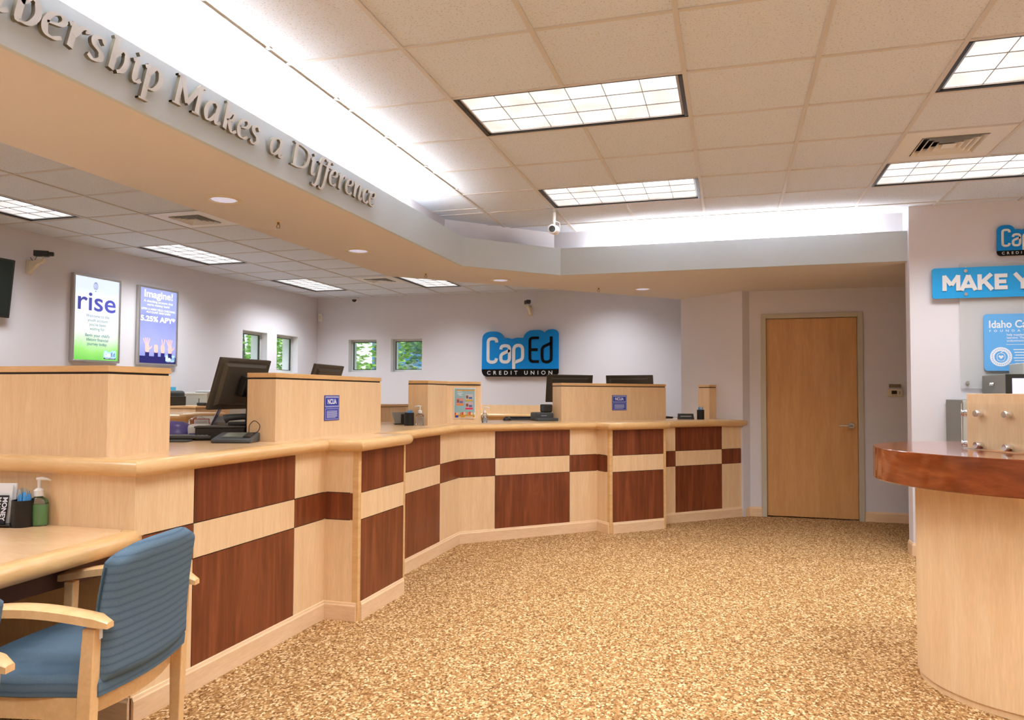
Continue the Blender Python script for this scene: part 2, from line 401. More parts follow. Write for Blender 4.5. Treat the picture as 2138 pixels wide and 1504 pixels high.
# fixtures layout in the ceiling (cells)
def cellx(i): return GX + i * T
def celly(j): return GY + j * T
front_lights = [(i, j) for i in (1, 5, 9) for j in (-11, -8, -5, -2, 1, 4) if cellx(i) + 2 * T < XR]  # rows outside the view are unseen, added to light the lobby
front_lights = [p for p in front_lights if not (p[1] > 5)]
front_vents = [(5, 3)]
BX0, BY0 = -4.97, 4.73
def bcx(i): return BX0 + i * T
def bcy(j): return BY0 + j * T
LBX0 = -6.17 + 0.0
back_lights = [(-2, j) for j in (-11, -7, -3, 1, 5, 9)]   # placed below; i counts cells left of BX0
back_rects = [(-6.18, -5.59, y, y + 1.19) for y in (-3.35, -0.9, 1.68, 4.12, 6.55, 9.02)] + [(-4.36, -3.77, 9.08, 10.26)] + [(-4.36, -3.77, y, y + 1.19) for y in (-2.6, 0.5)] + [(-1.92, -1.33, 9.3, 10.49)]  # rects behind the viewer are unseen troffers, added for room light
vent_rects = [(-4.95, -4.38, 5.36, 5.95, 'far'), (-4.97, -4.38, 9.12, 9.70, 'far')]
holes = [(cellx(i), cellx(i + 2), celly(j), celly(j + 1)) for i, j in front_lights] + [(cellx(5), cellx(6), celly(3), celly(4))]
holes_b = back_rects + [v[:4] for v in vent_rects]
def slab(name, x0, x1, y0, y1, hl):
    """tile plane at CH with rectangular openings: grid of strips"""
    xs = sorted({x0, x1, *[min(max(v, x0), x1) for h in hl for v in h[:2]]}); ys = sorted({y0, y1, *[min(max(v, y0), y1) for h in hl for v in h[2:4]]})
    mb = MB()
    for a, b in zip(xs, xs[1:]):
        for c, d in zip(ys, ys[1:]):
            cx_, cy_ = (a + b) / 2, (c + d) / 2
            if b - a < 1e-6 or d - c < 1e-6: continue
            if any(h[0] < cx_ < h[1] and h[2] < cy_ < h[3] for h in hl): continue
            mb.box(a, b, c, d, CH, CH + 0.02)
    return mb.build(name, M_TILE, kind='structure')
slab('ceiling', -3.0, XR, YF, 7.4, holes)
slab('ceiling_teller_area', XL, -3.0, YF, YB, holes_b)
slab('ceiling_rear', -3.0, 1.0, 7.4, YB, holes_b)
# T-bar grid
def inside(x, y, hl): return any(h[0] + 0.02 < x < h[1] - 0.02 and h[2] + 0.02 < y < h[3] - 0.02 for h in hl)
def grid(name, xs, ys, x0, x1, y0, y1, hl):
    mb = MB(); hw = 0.011
    for x in xs:
        segs = sorted([(h[2], h[3]) for h in hl if h[0] + 0.02 < x < h[1] - 0.02]); cur = y0
        for a, b in segs: mb.box(x - hw, x + hw, cur, a, CH - 0.007, CH + 0.001); cur = b
        mb.box(x - hw, x + hw, cur, y1, CH - 0.007, CH + 0.001)
    for y in ys:
        segs = sorted([(h[0], h[1]) for h in hl if h[2] + 0.02 < y < h[3] - 0.02]); cur = x0
        for a, b in segs: mb.box(cur, a, y - hw, y + hw, CH - 0.005, CH + 0.001); cur = b
        mb.box(cur, x1, y - hw, y + hw, CH - 0.005, CH + 0.001)
    return mb.build(name, M_TBAR, kind='structure')
grid('trim_1', [cellx(i) for i in range(0, 13) if cellx(i) < XR], [celly(j) for j in range(-13, 7) if celly(j) < 6.84], -2.46, XR, YF, 6.84, holes)
mb2 = MB()
for i in range(1, 6): mb2.box(cellx(i) - 0.011, cellx(i) + 0.011, 6.84, 7.06, CH - 0.007, CH)
mb2.build('trim_2', M_TBAR, kind='structure')
grid('trim_3', [BX0 - 2 * T, BX0 - T, BX0, BX0 + T, BX0 + 2 * T, BX0 + 3 * T, BX0 + 4 * T], [bcy(j) for j in range(-15, 11) if bcy(j) < YB - 0.1], XL, -2.0, YF, YB, [h for h in holes_b])

# bulkhead with cove
FX = -2.27
front = [(FX, YF), (FX, 6.178), (-1.545, 6.906), (1.43, 6.906)]
cove = [(-2.47, YF), (-2.47, 6.25), (-1.645, 7.065), (1.43, 7.065)]
back = [(-3.17, YF), (-3.17, 6.55), (-0.53, 9.06)]
# solid part of the soffit, behind the cove
MB().prism(cove + [(1.43, 6.99), (2.6, 6.99), (2.6, YD), (0.126, YD), (0.126, 8.45)] + [(-0.56, 9.045)] + back[::-1][1:], SOF, CH).build('ceiling_soffit', [M_SOFF], kind='structure')
MB().prism([(-2.2955, YF), (-2.2955, 6.19), (-1.555, 6.9315), (1.43, 6.9315)] + cove[::-1], SOF, 2.52).build('ceiling_cove_shelf', M_SOFF, kind='structure')
lip = MB()
lip.sweep(front, [(0.0, SOF - 0.0005), (0.0, 2.695), (-0.025, 2.695), (-0.025, SOF - 0.0005)])
lip.build('wall_bulkhead', M_FACE, kind='structure')
coveface = MB(); coveface.sweep(cove, [(0.002, 2.52), (0.002, CH), (-0.01, CH), (-0.01, 2.52)]); coveface.build('wall_cove', M_WALL, kind='structure')

# ------------------------------------------------------------------ ceiling light fixtures
def troffer(x0, x1, y0, y1, label, group, long_x=True):
    t = thing('ceiling_light', label, 'ceiling light', ((x0 + x1) / 2, (y0 + y1) / 2, CH), 0, group)
    hx, hy = (x1 - x0) / 2 - 0.012, (y1 - y0) / 2 - 0.012
    fr = MB()
    for a, b, c, d in ((-hx, hx, -hy, -hy + 0.012), (-hx, hx, hy - 0.012, hy), (-hx, -hx + 0.02, -hy, hy), (hx - 0.02, hx, -hy, hy)): fr.box(a, b, c, d, -0.004, 0.05)
    fr.build('frame', M_BLACK, t)
    ix, iy = hx - 0.022, hy - 0.014
    lz = 0.012
    bx('lens', -ix, ix, -iy, iy, lz, lz + 0.01, M_LENS, t)
    fr2 = MB()
    for a, b, c, d in ((-ix, ix, -iy, -iy + 0.006), (-ix, ix, iy - 0.006, iy), (-ix, -ix + 0.012, -iy, iy), (ix - 0.012, ix, -iy, iy)): fr2.box(a, b, c, d, lz - 0.008, lz)
    fr2.build('lens_rim', M_ALU, t)
    lv = MB(); nx, ny = (6, 3) if long_x else (3, 6)
    for k in range(1, nx): x = -ix + 2 * ix * k / nx; lv.box(x - 0.0015, x + 0.0015, -iy, iy, lz - 0.004, lz)
    for k in range(1, ny): y = -iy + 2 * iy * k / ny; lv.box(-ix, ix, y - 0.0015, y + 0.0015, lz - 0.004, lz)
    lv.build('divider_grid', M_GREY, t)
    bx('housing', -hx, hx, -hy, hy, 0.05, 0.06, M_WHITE, t)
    ld = bpy.data.lights.new('troffer_light', 'AREA'); ld.shape = 'RECTANGLE'; ld.size = 2 * ix - .03; ld.size_y = 2 * iy - .03
    ld.energy = TROFFER_W; ld.spread = math.radians(128); ld.color = (.90, .95, 1.0)
    lo = bpy.data.objects.new('lamp', ld); C.objects.link(lo); lo.parent = t; lo.location = (0, 0, 0.004)
    return t
names = {(1, 1): 'large rectangular troffer light nearest the bulkhead lettering, lit white', (1, 4): 'lit troffer light right above the small ceiling camera',
         (5, 1): 'lit troffer light cut by the right edge near the top corner', (5, 4): 'lit troffer light beside the square air vent over the sign wall'}
for i, j in front_lights:
    troffer(cellx(i), cellx(i + 2), celly(j), celly(j + 1), names.get((i, j), 'lit troffer light in the lobby ceiling behind the viewer'), 'lobby ceiling troffers')
bn = {3: 'lit troffer over the teller area at the left edge of the photo', 4: 'lit troffer in the teller ceiling above the purple poster', 5: 'lit troffer in the teller ceiling near the back corner', 6: 'lit troffer in the teller ceiling tucked against the soffit edge'}
for k, (a, b, c, d) in enumerate(back_rects):
    troffer(a, b, c, d, bn.get(k, 'lit troffer over the teller area behind the viewer'), 'teller area ceiling troffers', long_x=False)

def vent(x0, x1, y0, y1, label):
    t = thing('air_vent', label, 'vent', ((x0 + x1) / 2, (y0 + y1) / 2, CH), 0, 'ceiling air vents')
    h = (x1 - x0) / 2 - 0.005
    def ring(mb, a, b, z0, z1, zi=None):
        # square ring from half-size a (outer) to b (inner), sloping z0 -> z1
        vs = [(-a, -a, z0), (a, -a, z0), (a, a, z0), (-a, a, z0), (-b, -b, z1), (b, -b, z1), (b, b, z1), (-b, b, z1)]
        up_ = [(x, y, z + 0.004) for x, y, z in vs]
        f = [(0, 1, 5, 4), (1, 2, 6, 5), (2, 3, 7, 6), (3, 0, 4, 7)]
        mb.add(vs, [q[::-1] for q in f]); mb.add(up_, f)
    fl = MB(); ring(fl, h, h - 0.115, -0.003, -0.006); fl.build('face_plate', M_WHITE, t)
    for k in range(4):
        b = MB(); a = h - 0.118 - k * 0.036; ring(b, a, a - 0.005, -0.012, -0.011); ring(b, a - 0.005, a - 0.026, -0.011, 0.016); b.build('louvre', M_WHITE, t)
    b = MB(); a = h - 0.118 - 4 * 0.036; b.box(-a, a, -a, a, -0.012, -0.008); b.build('centre_plate', M_WHITE, t)
    bx('duct', -h + 0.01, h - 0.01, -h + 0.01, h - 0.01, 0.06, 0.07, M_BLACK, t)
    return t
vent(cellx(5), cellx(6), celly(3), celly(4), 'square white louvred vent above the sign wall, between two troffers')
vent(*vent_rects[0][:4], 'square louvred vent at the soffit edge, the nearer one over the tellers')
vent(*vent_rects[1][:4], 'square louvred vent, the farther small one over the tellers')

# cove tubes
mb_lab = 'hidden fluorescent tube glowing in the ceiling cove'
cv = []
for k in range(9): cv.append(((-2.375, 5.3 - 1.22 * k - 1.21), (-2.375, 5.3 - 1.22 * k)))
for k in range(2): cv.append(((-1.12 + 1.1 * k, 6.985), (-1.12 + 1.1 * k + 1.08, 6.985)))
for (a, b) in cv:
    x, y = a; dx, dy = b[0] - a[0], b[1] - a[1]
    t = thing('cove_light', 'fluorescent tube lighting the cove behind the %s bulkhead' % ('left lettered' if dx == 0 else 'rear'), 'light', (x, y, 2.52), 0, 'cove fluorescent tubes, %s' % ('left' if dx == 0 else 'rear'))
    MB().tube([(0, 0, 0.135), (dx, dy, 0.135)], 0.019, 12).build('tube', M_TUBE, t, smooth=True)
    e = 0.03
    bx('holder', -e if dx == 0 else 0, e if dx == 0 else dx, 0 if dx == 0 else -e, dy if dx == 0 else e, 0, 0.10, M_WHITE, t)

# recessed downlights and sprinklers in the soffit
DL = [(-2.845, 3.687, 'nearest the vent'), (-2.833, 5.314, 'second along the soffit'), (-2.19, 7.06, 'at the diagonal bend'), (-0.9, 8.05, 'over the far counter end')]
MB().prism([(0, 0)] * 0 or [(0, 0), (0.001, 0), (0, 0.001)], 0, 0.001) if False else None
for x, y, lb in DL:
    t = thing('downlight', 'round recessed downlight in the soffit, ' + lb, 'downlight', (x, y, SOF), 0, 'soffit downlights')
    MB().lathe([(0.098, 0.0), (0.098, -0.004), (0.078, -0.006), (0.075, 0.0)], 40, cap=False).build('trim_ring', M_CREAM, t, smooth=True)
    MB().lathe([(0.076, -0.003), (0.055, -0.0005)], 40, cap=False).build('reflector', M_REFL, t, smooth=True)
    MB().lathe([(0.0, -0.0022), (0.070, -0.0022), (0.070, -0.001), (0, -0.001)], 32).build('lamp', mat('downlight_lens', (.8, .83, .95), 0.3, emit=(0.60, 0.68, 1.0), es=0.32), t)
    ld = bpy.data.lights.new('downlight_beam', 'SPOT'); ld.energy = 6; ld.spot_size = math.radians(115); ld.spot_blend = 0.6; ld.shadow_soft_size = 0.06; ld.color = (1, .93, .82)
    lo = bpy.data.objects.new('beam', ld); C.objects.link(lo); lo.parent = t; lo.location = (0, 0, -0.03)
for x, y, lb in [(-2.853, 4.251, 'between the first two downlights'), (-2.737, 6.457, 'beside the far troffer'), (-1.333, 7.80, 'over the diagonal counter')]:
    t = thing('sprinkler', 'small brass pendant sprinkler in the soffit, ' + lb, 'sprinkler', (x, y, SOF), 0, 'soffit sprinklers')
    MB().lathe([(0.028, 0), (0.026, -0.005), (0.012, -0.008)], 20).build('escutcheon', M_CREAM, t, smooth=True)
    b = MB(); b.tube([(0, 0, -0.006), (0, 0, -0.022)], 0.008, 10); b.tube([(0.004, 0, -0.02), (0.014, 0, -0.034), (0.004, 0, -0.05)], 0.0025, 6); b.tube([(-0.004, 0, -0.02), (-0.014, 0, -0.034), (-0.004, 0, -0.05)], 0.0025, 6)
    b.build('body', mat('brass', srgb(150, 120, 70), 0.35, metal=0.8), t, smooth=True)
    MB().lathe([(0.0, -0.05), (0.017, -0.05), (0.017, -0.053), (0, -0.053)], 16).build('deflector', M_ALU, t)

# ------------------------------------------------------------------ windows (structure) + outside
def window(idx, M, w_, h_, n):
    """local x across, y up, z = towards the room; opening origin at lower-left, room face z=0"""
    d = -0.10
    fr = MB(); f = 0.035
    for a, b, c, e in ((0, w_, 0, f), (0, w_, h_ - f, h_), (0, f, f, h_ - f), (w_ - f, w_, f, h_ - f)): fr.box(a, b, c, e, d - 0.05, d, M)
    o = fr.build('window_%d' % idx, M_LGREY, kind='structure')
    g = MB(); f2 = f + 0.010
    for a, b, c, e in ((f, w_ - f, f, f2), (f, w_ - f, h_ - f2, h_ - f), (f, f2, f2, h_ - f2), (w_ - f2, w_ - f, f2, h_ - f2)): g.box(a, b, c, e, d - 0.03, d - 0.008, M)
    g.build('gasket', M_BLACK, o)
    MB().box(f2, w_ - f2, f2, h_ - f2, d - 0.022, d - 0.018, M).build('pane', M_PANE, o)
for k, (a, b, c, d) in enumerate(WL): window(k + 1, frame((XL, a, c), (0, 1, 0)), b - a, d - c, 1)
for k, (a, b, c, d) in enumerate(WB): window(k + 3, frame((a, YB, c), (1, 0, 0)), b - a, d - c, 1)
M_GRASS = mat('grass', srgb(110, 140, 70), 0.9)
bx('ground', -30, 20, -10, 40, -0.30, -0.12, M_GRASS, kind='structure')
def leafmat(name, c1, c2):
    m = mat(name, c1, 0.6); nt, N, L, B = nodes(m); oi = N.new('ShaderNodeTexCoord'); n = N.new('ShaderNodeTexNoise'); n.inputs['Scale'].default_value = 9
    L.new(oi.outputs['Object'], n.inputs['Vector']); r = ramp(N, [(0.35, c1), (0.65, c2)]); L.new(n.outputs[0], r.inputs[0]); L.new(r.outputs[0], B.inputs['Base Color'])
    t = N.new('ShaderNodeBsdfTranslucent'); L.new(r.outputs[0], t.inputs[0]); mx = N.new('ShaderNodeMixShader'); mx.inputs[0].default_value = 0.45
    L.new(B.outputs[0], mx.inputs[1]); L.new(t.outputs[0], mx.inputs[2]); L.new(mx.outputs[0], N['Material Output'].inputs[0]); return m
M_LEAF = leafmat('leaf_light', srgb(120, 170, 70), srgb(196, 226, 130))
M_LEAFD = leafmat('leaf_mid', srgb(80, 130, 60), srgb(150, 190, 110))
M_BARK = mat('bark', srgb(128, 124, 120), 0.9)
def tree(name, label, x, y, h, r, zc, m, n=900, trunk=0.12, ls=0.09):
    t = thing(name, label, 'tree', (x, y, -0.15), 0, 'trees outside the windows')
    MB().tube([(0, 0, 0), (0.04, 0.02, h * 0.35), (-0.03, 0.05, h * 0.7), (0.02, 0, h)], [trunk, trunk * 0.85, trunk * 0.6, trunk * 0.2], 10).build('trunk', M_BARK, t, smooth=True)
    b = MB()
    for k in range(n):
        th = random.uniform(0, 2 * PI); ph = math.acos(random.uniform(-1, 1)); rr = r * random.uniform(0.55, 1.0)
        p = Vector((rr * math.sin(ph) * math.cos(th), rr * math.sin(ph) * math.sin(th), zc + rr * math.cos(ph) * 0.95))
        e = Matrix.Translation(p) @ Matrix.Rotation(random.uniform(0, 6.28), 4, 'Z') @ Matrix.Rotation(random.uniform(-1.2, 1.2), 4, 'X')
        s_ = ls * random.uniform(0.6, 1.3)
        b.add([(-s_, 0, 0), (0, -s_ * .45, .01), (s_, 0, 0), (0, s_ * .45, .01)], [(0, 1, 2, 3)], e)
    b.build('foliage', m, t)
    return t
tree('leafy_tree', 'leafy pale green tree with grey trunk seen through the left wall windows', -9.3, 12.6, 3.6, 1.35, 2.35, M_LEAF, 1500, 0.16)
tree('leafy_tree', 'bright green tree seen through the window nearest the room corner', -9.6, 14.9, 3.6, 1.25, 2.1, M_LEAFD, 1300, 0.1)
tree('leafy_tree', 'bright green tree seen through the left one of the back wall windows', -7.3, 14.6, 3.4, 1.2, 2.6, M_LEAF, 1500, 0.1)
tree('leafy_tree', 'mid green tree seen through the right one of the back wall windows', -6.1, 15.4, 3.2, 1.0, 2.7, M_LEAFD, 1300, 0.1)
b = MB()
for k in range(2600):
    x = random.uniform(-11, -3.5); z = random.uniform(0, 2.0 + 0.25 * math.sin(x * 2.3)); y = random.uniform(17.0, 18.0)
    e = tr(x, y, z - 0.1) @ Matrix.Rotation(random.uniform(0, 6.28), 4, 'Z') @ Matrix.Rotation(random.uniform(-1.2, 1.2), 4, 'X'); s_ = random.uniform(.08, .16)
    b.add([(-s_, 0, 0), (0, -s_ * .5, .01), (s_, 0, 0), (0, s_ * .5, .01)], [(0, 1, 2, 3)], e)
tag(b.build('hedge', leafmat('hedge_leaf', srgb(150, 160, 150), srgb(206, 214, 204))), 'grey green hedge beyond the back wall windows', 'hedge')
t = thing('neighbour_building', 'blue and pale building behind the trees beyond the back wall', 'building', (-8.2, 24, -0.12))
bx('wall', -4, 6, 0, 4, 0, 3.4, mat('blue_siding', srgb(96, 150, 204), 0.7), t)
bx('roof', -4.3, 6.3, -0.3, 4.3, 3.4, 3.6, M_LGREY, t)

# ------------------------------------------------------------------ door 1
d = MB()
d.box(0.318, 0.37, YD - 0.02, YD + 0.14, 0, 2.185); d.box(1.281, 1.333, YD - 0.02, YD + 0.14, 0, 2.185); d.box(0.37, 1.281, YD - 0.02, YD + 0.14, 2.137, 2.185)
d.box(0.37, 0.385, YD + 0.07, YD + 0.14, 0, 2.137); d.box(1.266, 1.281, YD + 0.07, YD + 0.14, 0, 2.137); d.box(0.385, 1.266, YD + 0.07, YD + 0.14, 2.122, 2.137)
dr = d.build('door_1', M_FRAME, bev=0.003, kind='structure')
bx('door_leaf', 0.374, 1.277, YD + 0.022, YD + 0.066, 0.012, 2.133, M_DOOR, dr, bev=0.002)
k = MB(); k.lathe([(0.0, 0.03), (0.028, 0.03), (0.034, 0.022), (0.034, 0.0)], 28, tr(1.215, YD + 0.022, 0.99) @ Matrix.Rotation(PI / 2, 4, 'X'))
k.tube([(1.215, YD - 0.01, 0.99), (1.215, YD - 0.045, 0.99), (1.19, YD - 0.055, 0.99), (1.14, YD - 0.052, 0.992), (1.09, YD - 0.045, 0.99)], [0.011, 0.011, 0.011, 0.009, 0.007], 10)
k.build('lever_handle', mat('satin_steel', (0.62, 0.62, 0.6), 0.28, metal=0.9), dr, smooth=True)
bx('dark_void', 0.385, 1.266, YD + 0.3, YD + 0.31, 0, 2.2, M_BLACK, dr)

# ------------------------------------------------------------------ baseboards of the room
BP = [(0, 0.0), (0.012, 0.0), (0.012, 0.085), (0.008, 0.092), (0.006, 0.102), (0.0, 0.104)]
def baseboard(name, path): MB().sweep(path, BP).build(name, M_BASE, kind='structure')
baseboard('baseboard_door_left', [(0.126, 8.47), (0.19, YD), (0.318, YD)])
baseboard('baseboard_door_right', [(1.333, YD), (2.6, YD)])
baseboard('baseboard_sign_wall', [(1.43, 6.99), (1.43, 6.84), (XR, 6.84)])
baseboard('baseboard_left', [(XL, YF), (XL, YB)])
baseboard('baseboard_back', [(XL, YB), (0.9, YB)])

# ------------------------------------------------------------------ teller counter units
Z1, Z2, Z3 = 0.575, 0.731, 0.972
def counter_unit(label, x, y, deg, L, cols, base=True, u_c0=0.0, posts=(), u_c1=None):
    t = thing('counter_unit', label, 'counter', (x, y, 0), math.radians(deg), 'checkered teller counter fronts')
    bx('carcass', u_c0, L if u_c1 is None else u_c1, 0.006, 0.05, 0, 0.964, M_MAPLE, t)
    bx('backing', 0.008, L - 0.008, 0.002, 0.006, 0.10, 0.985, M_GAP, t)
    zz = [(0.10, Z1), (Z1, Z2), (Z2, Z3 + 0.02)]
    g = 0.0022
    for a, b, k in cols:
        for q, (z0, z1) in enumerate(zz):
            dark = (k == 'D') ^ (q == 1)
            bx('cherry_panel' if dark else 'maple_panel', a + g, b - g, -0.004, 0.003, z0 + (g if q else 0), z1 - (g if q < 2 else 0), M_CHERRY if dark else M_MAPLE, t)
    for a, b in posts: bx('edge_post', a - .004 if a < .1 else a, b, -0.006, 0.032, 0, 0.99, M_NOSE, t, bev=0.002)
    if base:
        p0 = posts[0][1] if posts else 0.0; p1 = posts[-1][0] if len(posts) > 1 else L
        s_ = MB(); s_.sweep([(p0, -0.004), (p1, -0.004)], BP); s_.build('baseboard', M_BASE, t)
    return t
counter_unit('cream and cherry counter front beside the blue chair, longest left section', -2.285, 2.455, 90, 1.46, [(.0012, .34, 'L'), (.34, 1.138, 'D'), (1.138, 1.462, 'L')], u_c0=0.05)
counter_unit('left arm of the counter front behind the lower desk', -4.3, 2.455, 0, 2.015, [(0, 1.295, 'D'), (1.295, 2.0212, 'L')])
counter_unit('protruding cherry pier of the counter front, the nearer of two piers', -2.07, 3.915, 90, 0.645, [(.03, .62, 'D')], posts=[(0.0, .03), (.62, .645)])
counter_unit('narrow side return of the nearer counter pier', -2.285, 3.915, 0, 0.213, [(-.006, .186, 'L')], u_c1=0.18)
counter_unit('counter front between the near pier and the inside corner', -2.285, 4.56, 90, 1.605, [(0, .1, 'L'), (.1, 1.155, 'D'), (1.155, 1.609, 'L')])
counter_unit('diagonal counter front below the flyer and bottle', DO.x, DO.y, 44, 1.455, [(-.004, .353, 'L'), (.353, 1.139, 'D'), (1.139, 1.459, 'L')])
p = dp(1.455, .205)
counter_unit('protruding cherry pier of the counter front, the farther of two piers', p[0], p[1], 44, .668, [(.031, .638, 'D')], posts=[(0, .031), (.638, .668)])
p = dp(1.455, 0)
counter_unit('narrow side return of the farther counter pier', p[0], p[1], -46, 0.203, [(-.006, .176, 'L')], u_c1=0.17)
p = dp(2.123, 0)
counter_unit('counter front at the far end beside the door', p[0], p[1], 44, 1.21, [(0.0, .292, 'L'), (.292, .921, 'D'), (.921, 1.207, 'L')])
# worktop
NP = []
for k in range(9):
    a = -PI / 2 + PI * k / 8; NP.append((0.018 + 0.034 * math.cos(a), 1.006 + 0.034 * math.sin(a)))
NP = [(-0.02, 0.972)] + NP + [(-0.02, 1.04)]
fl = [(-4.3, 2.455), (-2.285, 2.455), (-2.285, 3.915), (-2.07, 3.915), (-2.07, 4.56), (-2.285, 4.56), tuple(DO), dp(1.455), dp(1.455, .205), dp(2.123, .205), dp(2.123), dp(3.36)]
inner = [dp(3.3, -0.82), None, (-3.12, 3.3), (-4.3, 3.3)]
q = DO + DN * (-0.82); tt = (-3.12 - q.x) / DU.x; inner[1] = (-3.12, q.y + DU.y * tt)
wt = thing('worktop', 'long maple worktop with rounded nosing on the teller counter', 'worktop', (-2.6, 5, ZC))
off = tr(2.6, -5, -ZC)
pts = [(-4.3, 2.475), (-2.305, 2.475), (-2.305, 3.935), (-2.09, 3.935), (-2.09, 4.55), (-2.305, 4.55), dp(0, -.02), dp(1.46, -.02), dp(1.475, .185), dp(2.10, .185), dp(2.10, -.02), dp(3.33, -.02)]
MB().prism(pts + inner, 1.0, ZC, off).build('top', M_MAPLEH, wt)
MB().prism([(a + 0.0, b) for a, b in [(-4.3, 2.55), (-2.36, 2.55), (-2.36, 6.1)]] + [dp(0.2, -.08), dp(3.25, -.08)] + [dp(3.2, -0.75), (-3.05, inner[1][1] - .05), (-3.05, 3.22), (-4.3, 3.22)], 0.965, 1.0, off).build('substrate', M_MAPLEH, wt)
def nosing(path): MB().sweep(path, NP, off).build('nosing', M_NOSE, wt, smooth=True)
nosing([(-4.3, 2.455), (-2.285, 2.455), (-2.285, 3.915)] + [(-2.07, 3.915), (-2.07, 4.55), (-2.077, 4.575), (-2.10, 4.59), (-2.285, 4.59)])
nosing([(-2.285, 4.56), tuple(DO), dp(1.455)] + [dp(1.455, .205), dp(2.10, .205), dp(2.125, .198), dp(2.14, .175), dp(2.14, 0)])
nosing([dp(2.123), dp(3.33), dp(3.352, -.008), dp(3.36, -.03)])

# privacy dividers on the worktop
def divider(label, x, y, deg, L, dep, extra=None):
    t = thing('privacy_divider', label, 'divider', (x, y, ZC), math.radians(deg), 'maple privacy dividers on the counter')
    h = 0.38
    if extra is None:
        bx('body', 0, L, 0, dep, 0, h - 0.035, M_MAPLE, t); bx('reveal', 0.006, L - 0.006, 0.006, dep - 0.006, h - 0.035, h - 0.026, M_GAP, t)
        bx('cap', -0.002, L + 0.002, -0.002, dep + 0.002, h - 0.026, h, M_NOSE, t, bev=0.002)
    else:
        MB().prism(extra, 0, h - 0.035).build('body', M_MAPLE, t)
        MB().prism([(x_ * .985, y_) for x_, y_ in extra], h - 0.035, h - 0.026).build('reveal', M_GAP, t)
        MB().prism(extra, h - 0.026, h).build('cap', M_NOSE, t, bev=0.002)
    return t
divider('big maple divider at the left end, above the lower desk', -3.9, 2.498, 0, 1.426, .36)
dv2 = divider('wide maple divider with a blue sign, the nearer of the two', -2.402, 3.58, 90, 1.289, .181)
c2 = Vector((-2.449, 6.287)) + DU * 0.345
dv3 = divider('bent maple divider carrying the teal flyer', -2.449, 5.848, 90, 0, 0, [(0, 0), (0, 0.18), (0.439 + 0.07, 0.18), (0.439 + .345 * .719 + .05, -.345 * .695 + .15), (0.439 + .345 * .719, -.345 * .695), (0.439, 0)])
dv4 = divider('wide maple divider with a blue sign, the farther of the two', -1.611, 7.253, 44, 1.31, .17)
dv5 = divider('small maple divider block at the far counter end by the door', -.229, 8.625, 44, .35, .18)

# NCUA signs
def ncua(label, M):
    t = thing('counter_sign', label, 'sign', M.translation, 0, 'blue notice signs on dividers')
    R = M.to_3x3().to_4x4()
    W, H = 0.18, 0.156
    bx('plate', 0, W, 0, H, 0.0, 0.003, M_NCUA, t, M=R)
    p_ = MB(); z = 0.0034
    def rect(a, b, c, d, th=0.0018):
        for q_ in ((a, b, c, c + th), (a, b, d - th, d), (a, a + th, c, d), (b - th, b, c, d)): p_.box(q_[0], q_[1], q_[2], q_[3], 0.003, z, R)
    rect(.008, W - .008, .082, H - .006); rect(.008, W - .008, .006, .073)
    p_.box(.012, W - .012, .142, .145, 0.003, z, R); p_.box(.012, W - .012, .088, .090, .003, z, R)
    for k in range(8): p_.box(.026, W - .026 - (0.02 if k == 7 else 0), .058 - k * .006, .060 - k * .006, .003, z, R)
    add_text(p_, 'NCUA', W / 2, .103, .042, z, 0, R, bold=0.0012, align='CENTER', fit=.108)
    p_.build('lettering', M_PRINTW, t)
ncua('blue notice sign reading NCUA on the nearer wide divider', frame((-2.402 + 0.001, 4.092, 1.139), (0, 1, 0)))
q = Vector((-1.611, 7.253)) + DU * 0.61 + DN * 0.001
ncua('blue notice sign reading NCUA on the farther wide divider', frame((q.x, q.y, 1.145), (DU.x, DU.y, 0)))

# flyer on bent divider
q = Vector((-2.449, 6.287)) + DU * 0.066 + DN * 0.001
FM = frame((q.x, q.y, 1.085), (DU.x, DU.y, 0)); R = FM.to_3x3().to_4x4()
t = thing('flyer', 'teal flyer with small pictures taped on the bent divider', 'flyer', FM.translation)
W, H = .215, .277
bx('paper', 0, W, 0, H, 0, .001, M_PAPER, t, M=R)
m_ = M_TEAL = mat('teal_print', srgb(142, 178, 184), .5)
bx('printed_field', .006, W - .006, .052, H - .006, .001, .0014, M_TEAL, t, M=R)
bx('ochre_band', .006, W - .006, .006, .032, .001, .0015, mat('ochre_print', srgb(200, 146, 40), .5), t, M=R)
bx('ochre_strip', .022, W - .006, H - .028, H - .018, .0014, .0018, bpy.data.materials['ochre_print'], t, M=R)
row = MB(); rc = [srgb(190, 70, 50), srgb(236, 190, 130), srgb(160, 190, 180), srgb(210, 120, 60)]
ms = [mat('print_tone_%d' % i, c, .6) for i, c in enumerate(rc)]
for k in range(11): row.box(.008 + k * .018, .024 + k * .018, .032, .052 + (k % 3) * .004, .001, .0019, R, mi=k % 4)
row.build('row_of_houses', ms, t)
for a, b, cc, lab in ((.024, .098, (200, 140, 130), (226, 130, 60)), (.115, .19, (190, 186, 190), (196, 160, 60)), (.115, .19, (196, 170, 180), (206, 50, 84))):
    z0 = .135 if a < .1 else (.172 if lab[1] > 140 else .098)
    f = MB(); f.box(a, b, z0, z0 + .048, .0014, .002, R, 0); f.box(a + .006, a + .028, z0 + .008, z0 + .036, .002, .0022, R, 1); f.box(a + .034, b - .008, z0 + .004, z0 + .022, .002, .0022, R, 2); f.box(a, b, z0 - .018, z0 - .002, .0014, .002, R, 3)
    f.build('picture', [mat('pic_a', srgb(*cc), .6), mat('pic_b', srgb(120, 80, 70), .6), mat('pic_c', srgb(70, 100, 150), .6), mat('pic_d', srgb(*lab), .6)], t)
f = MB()
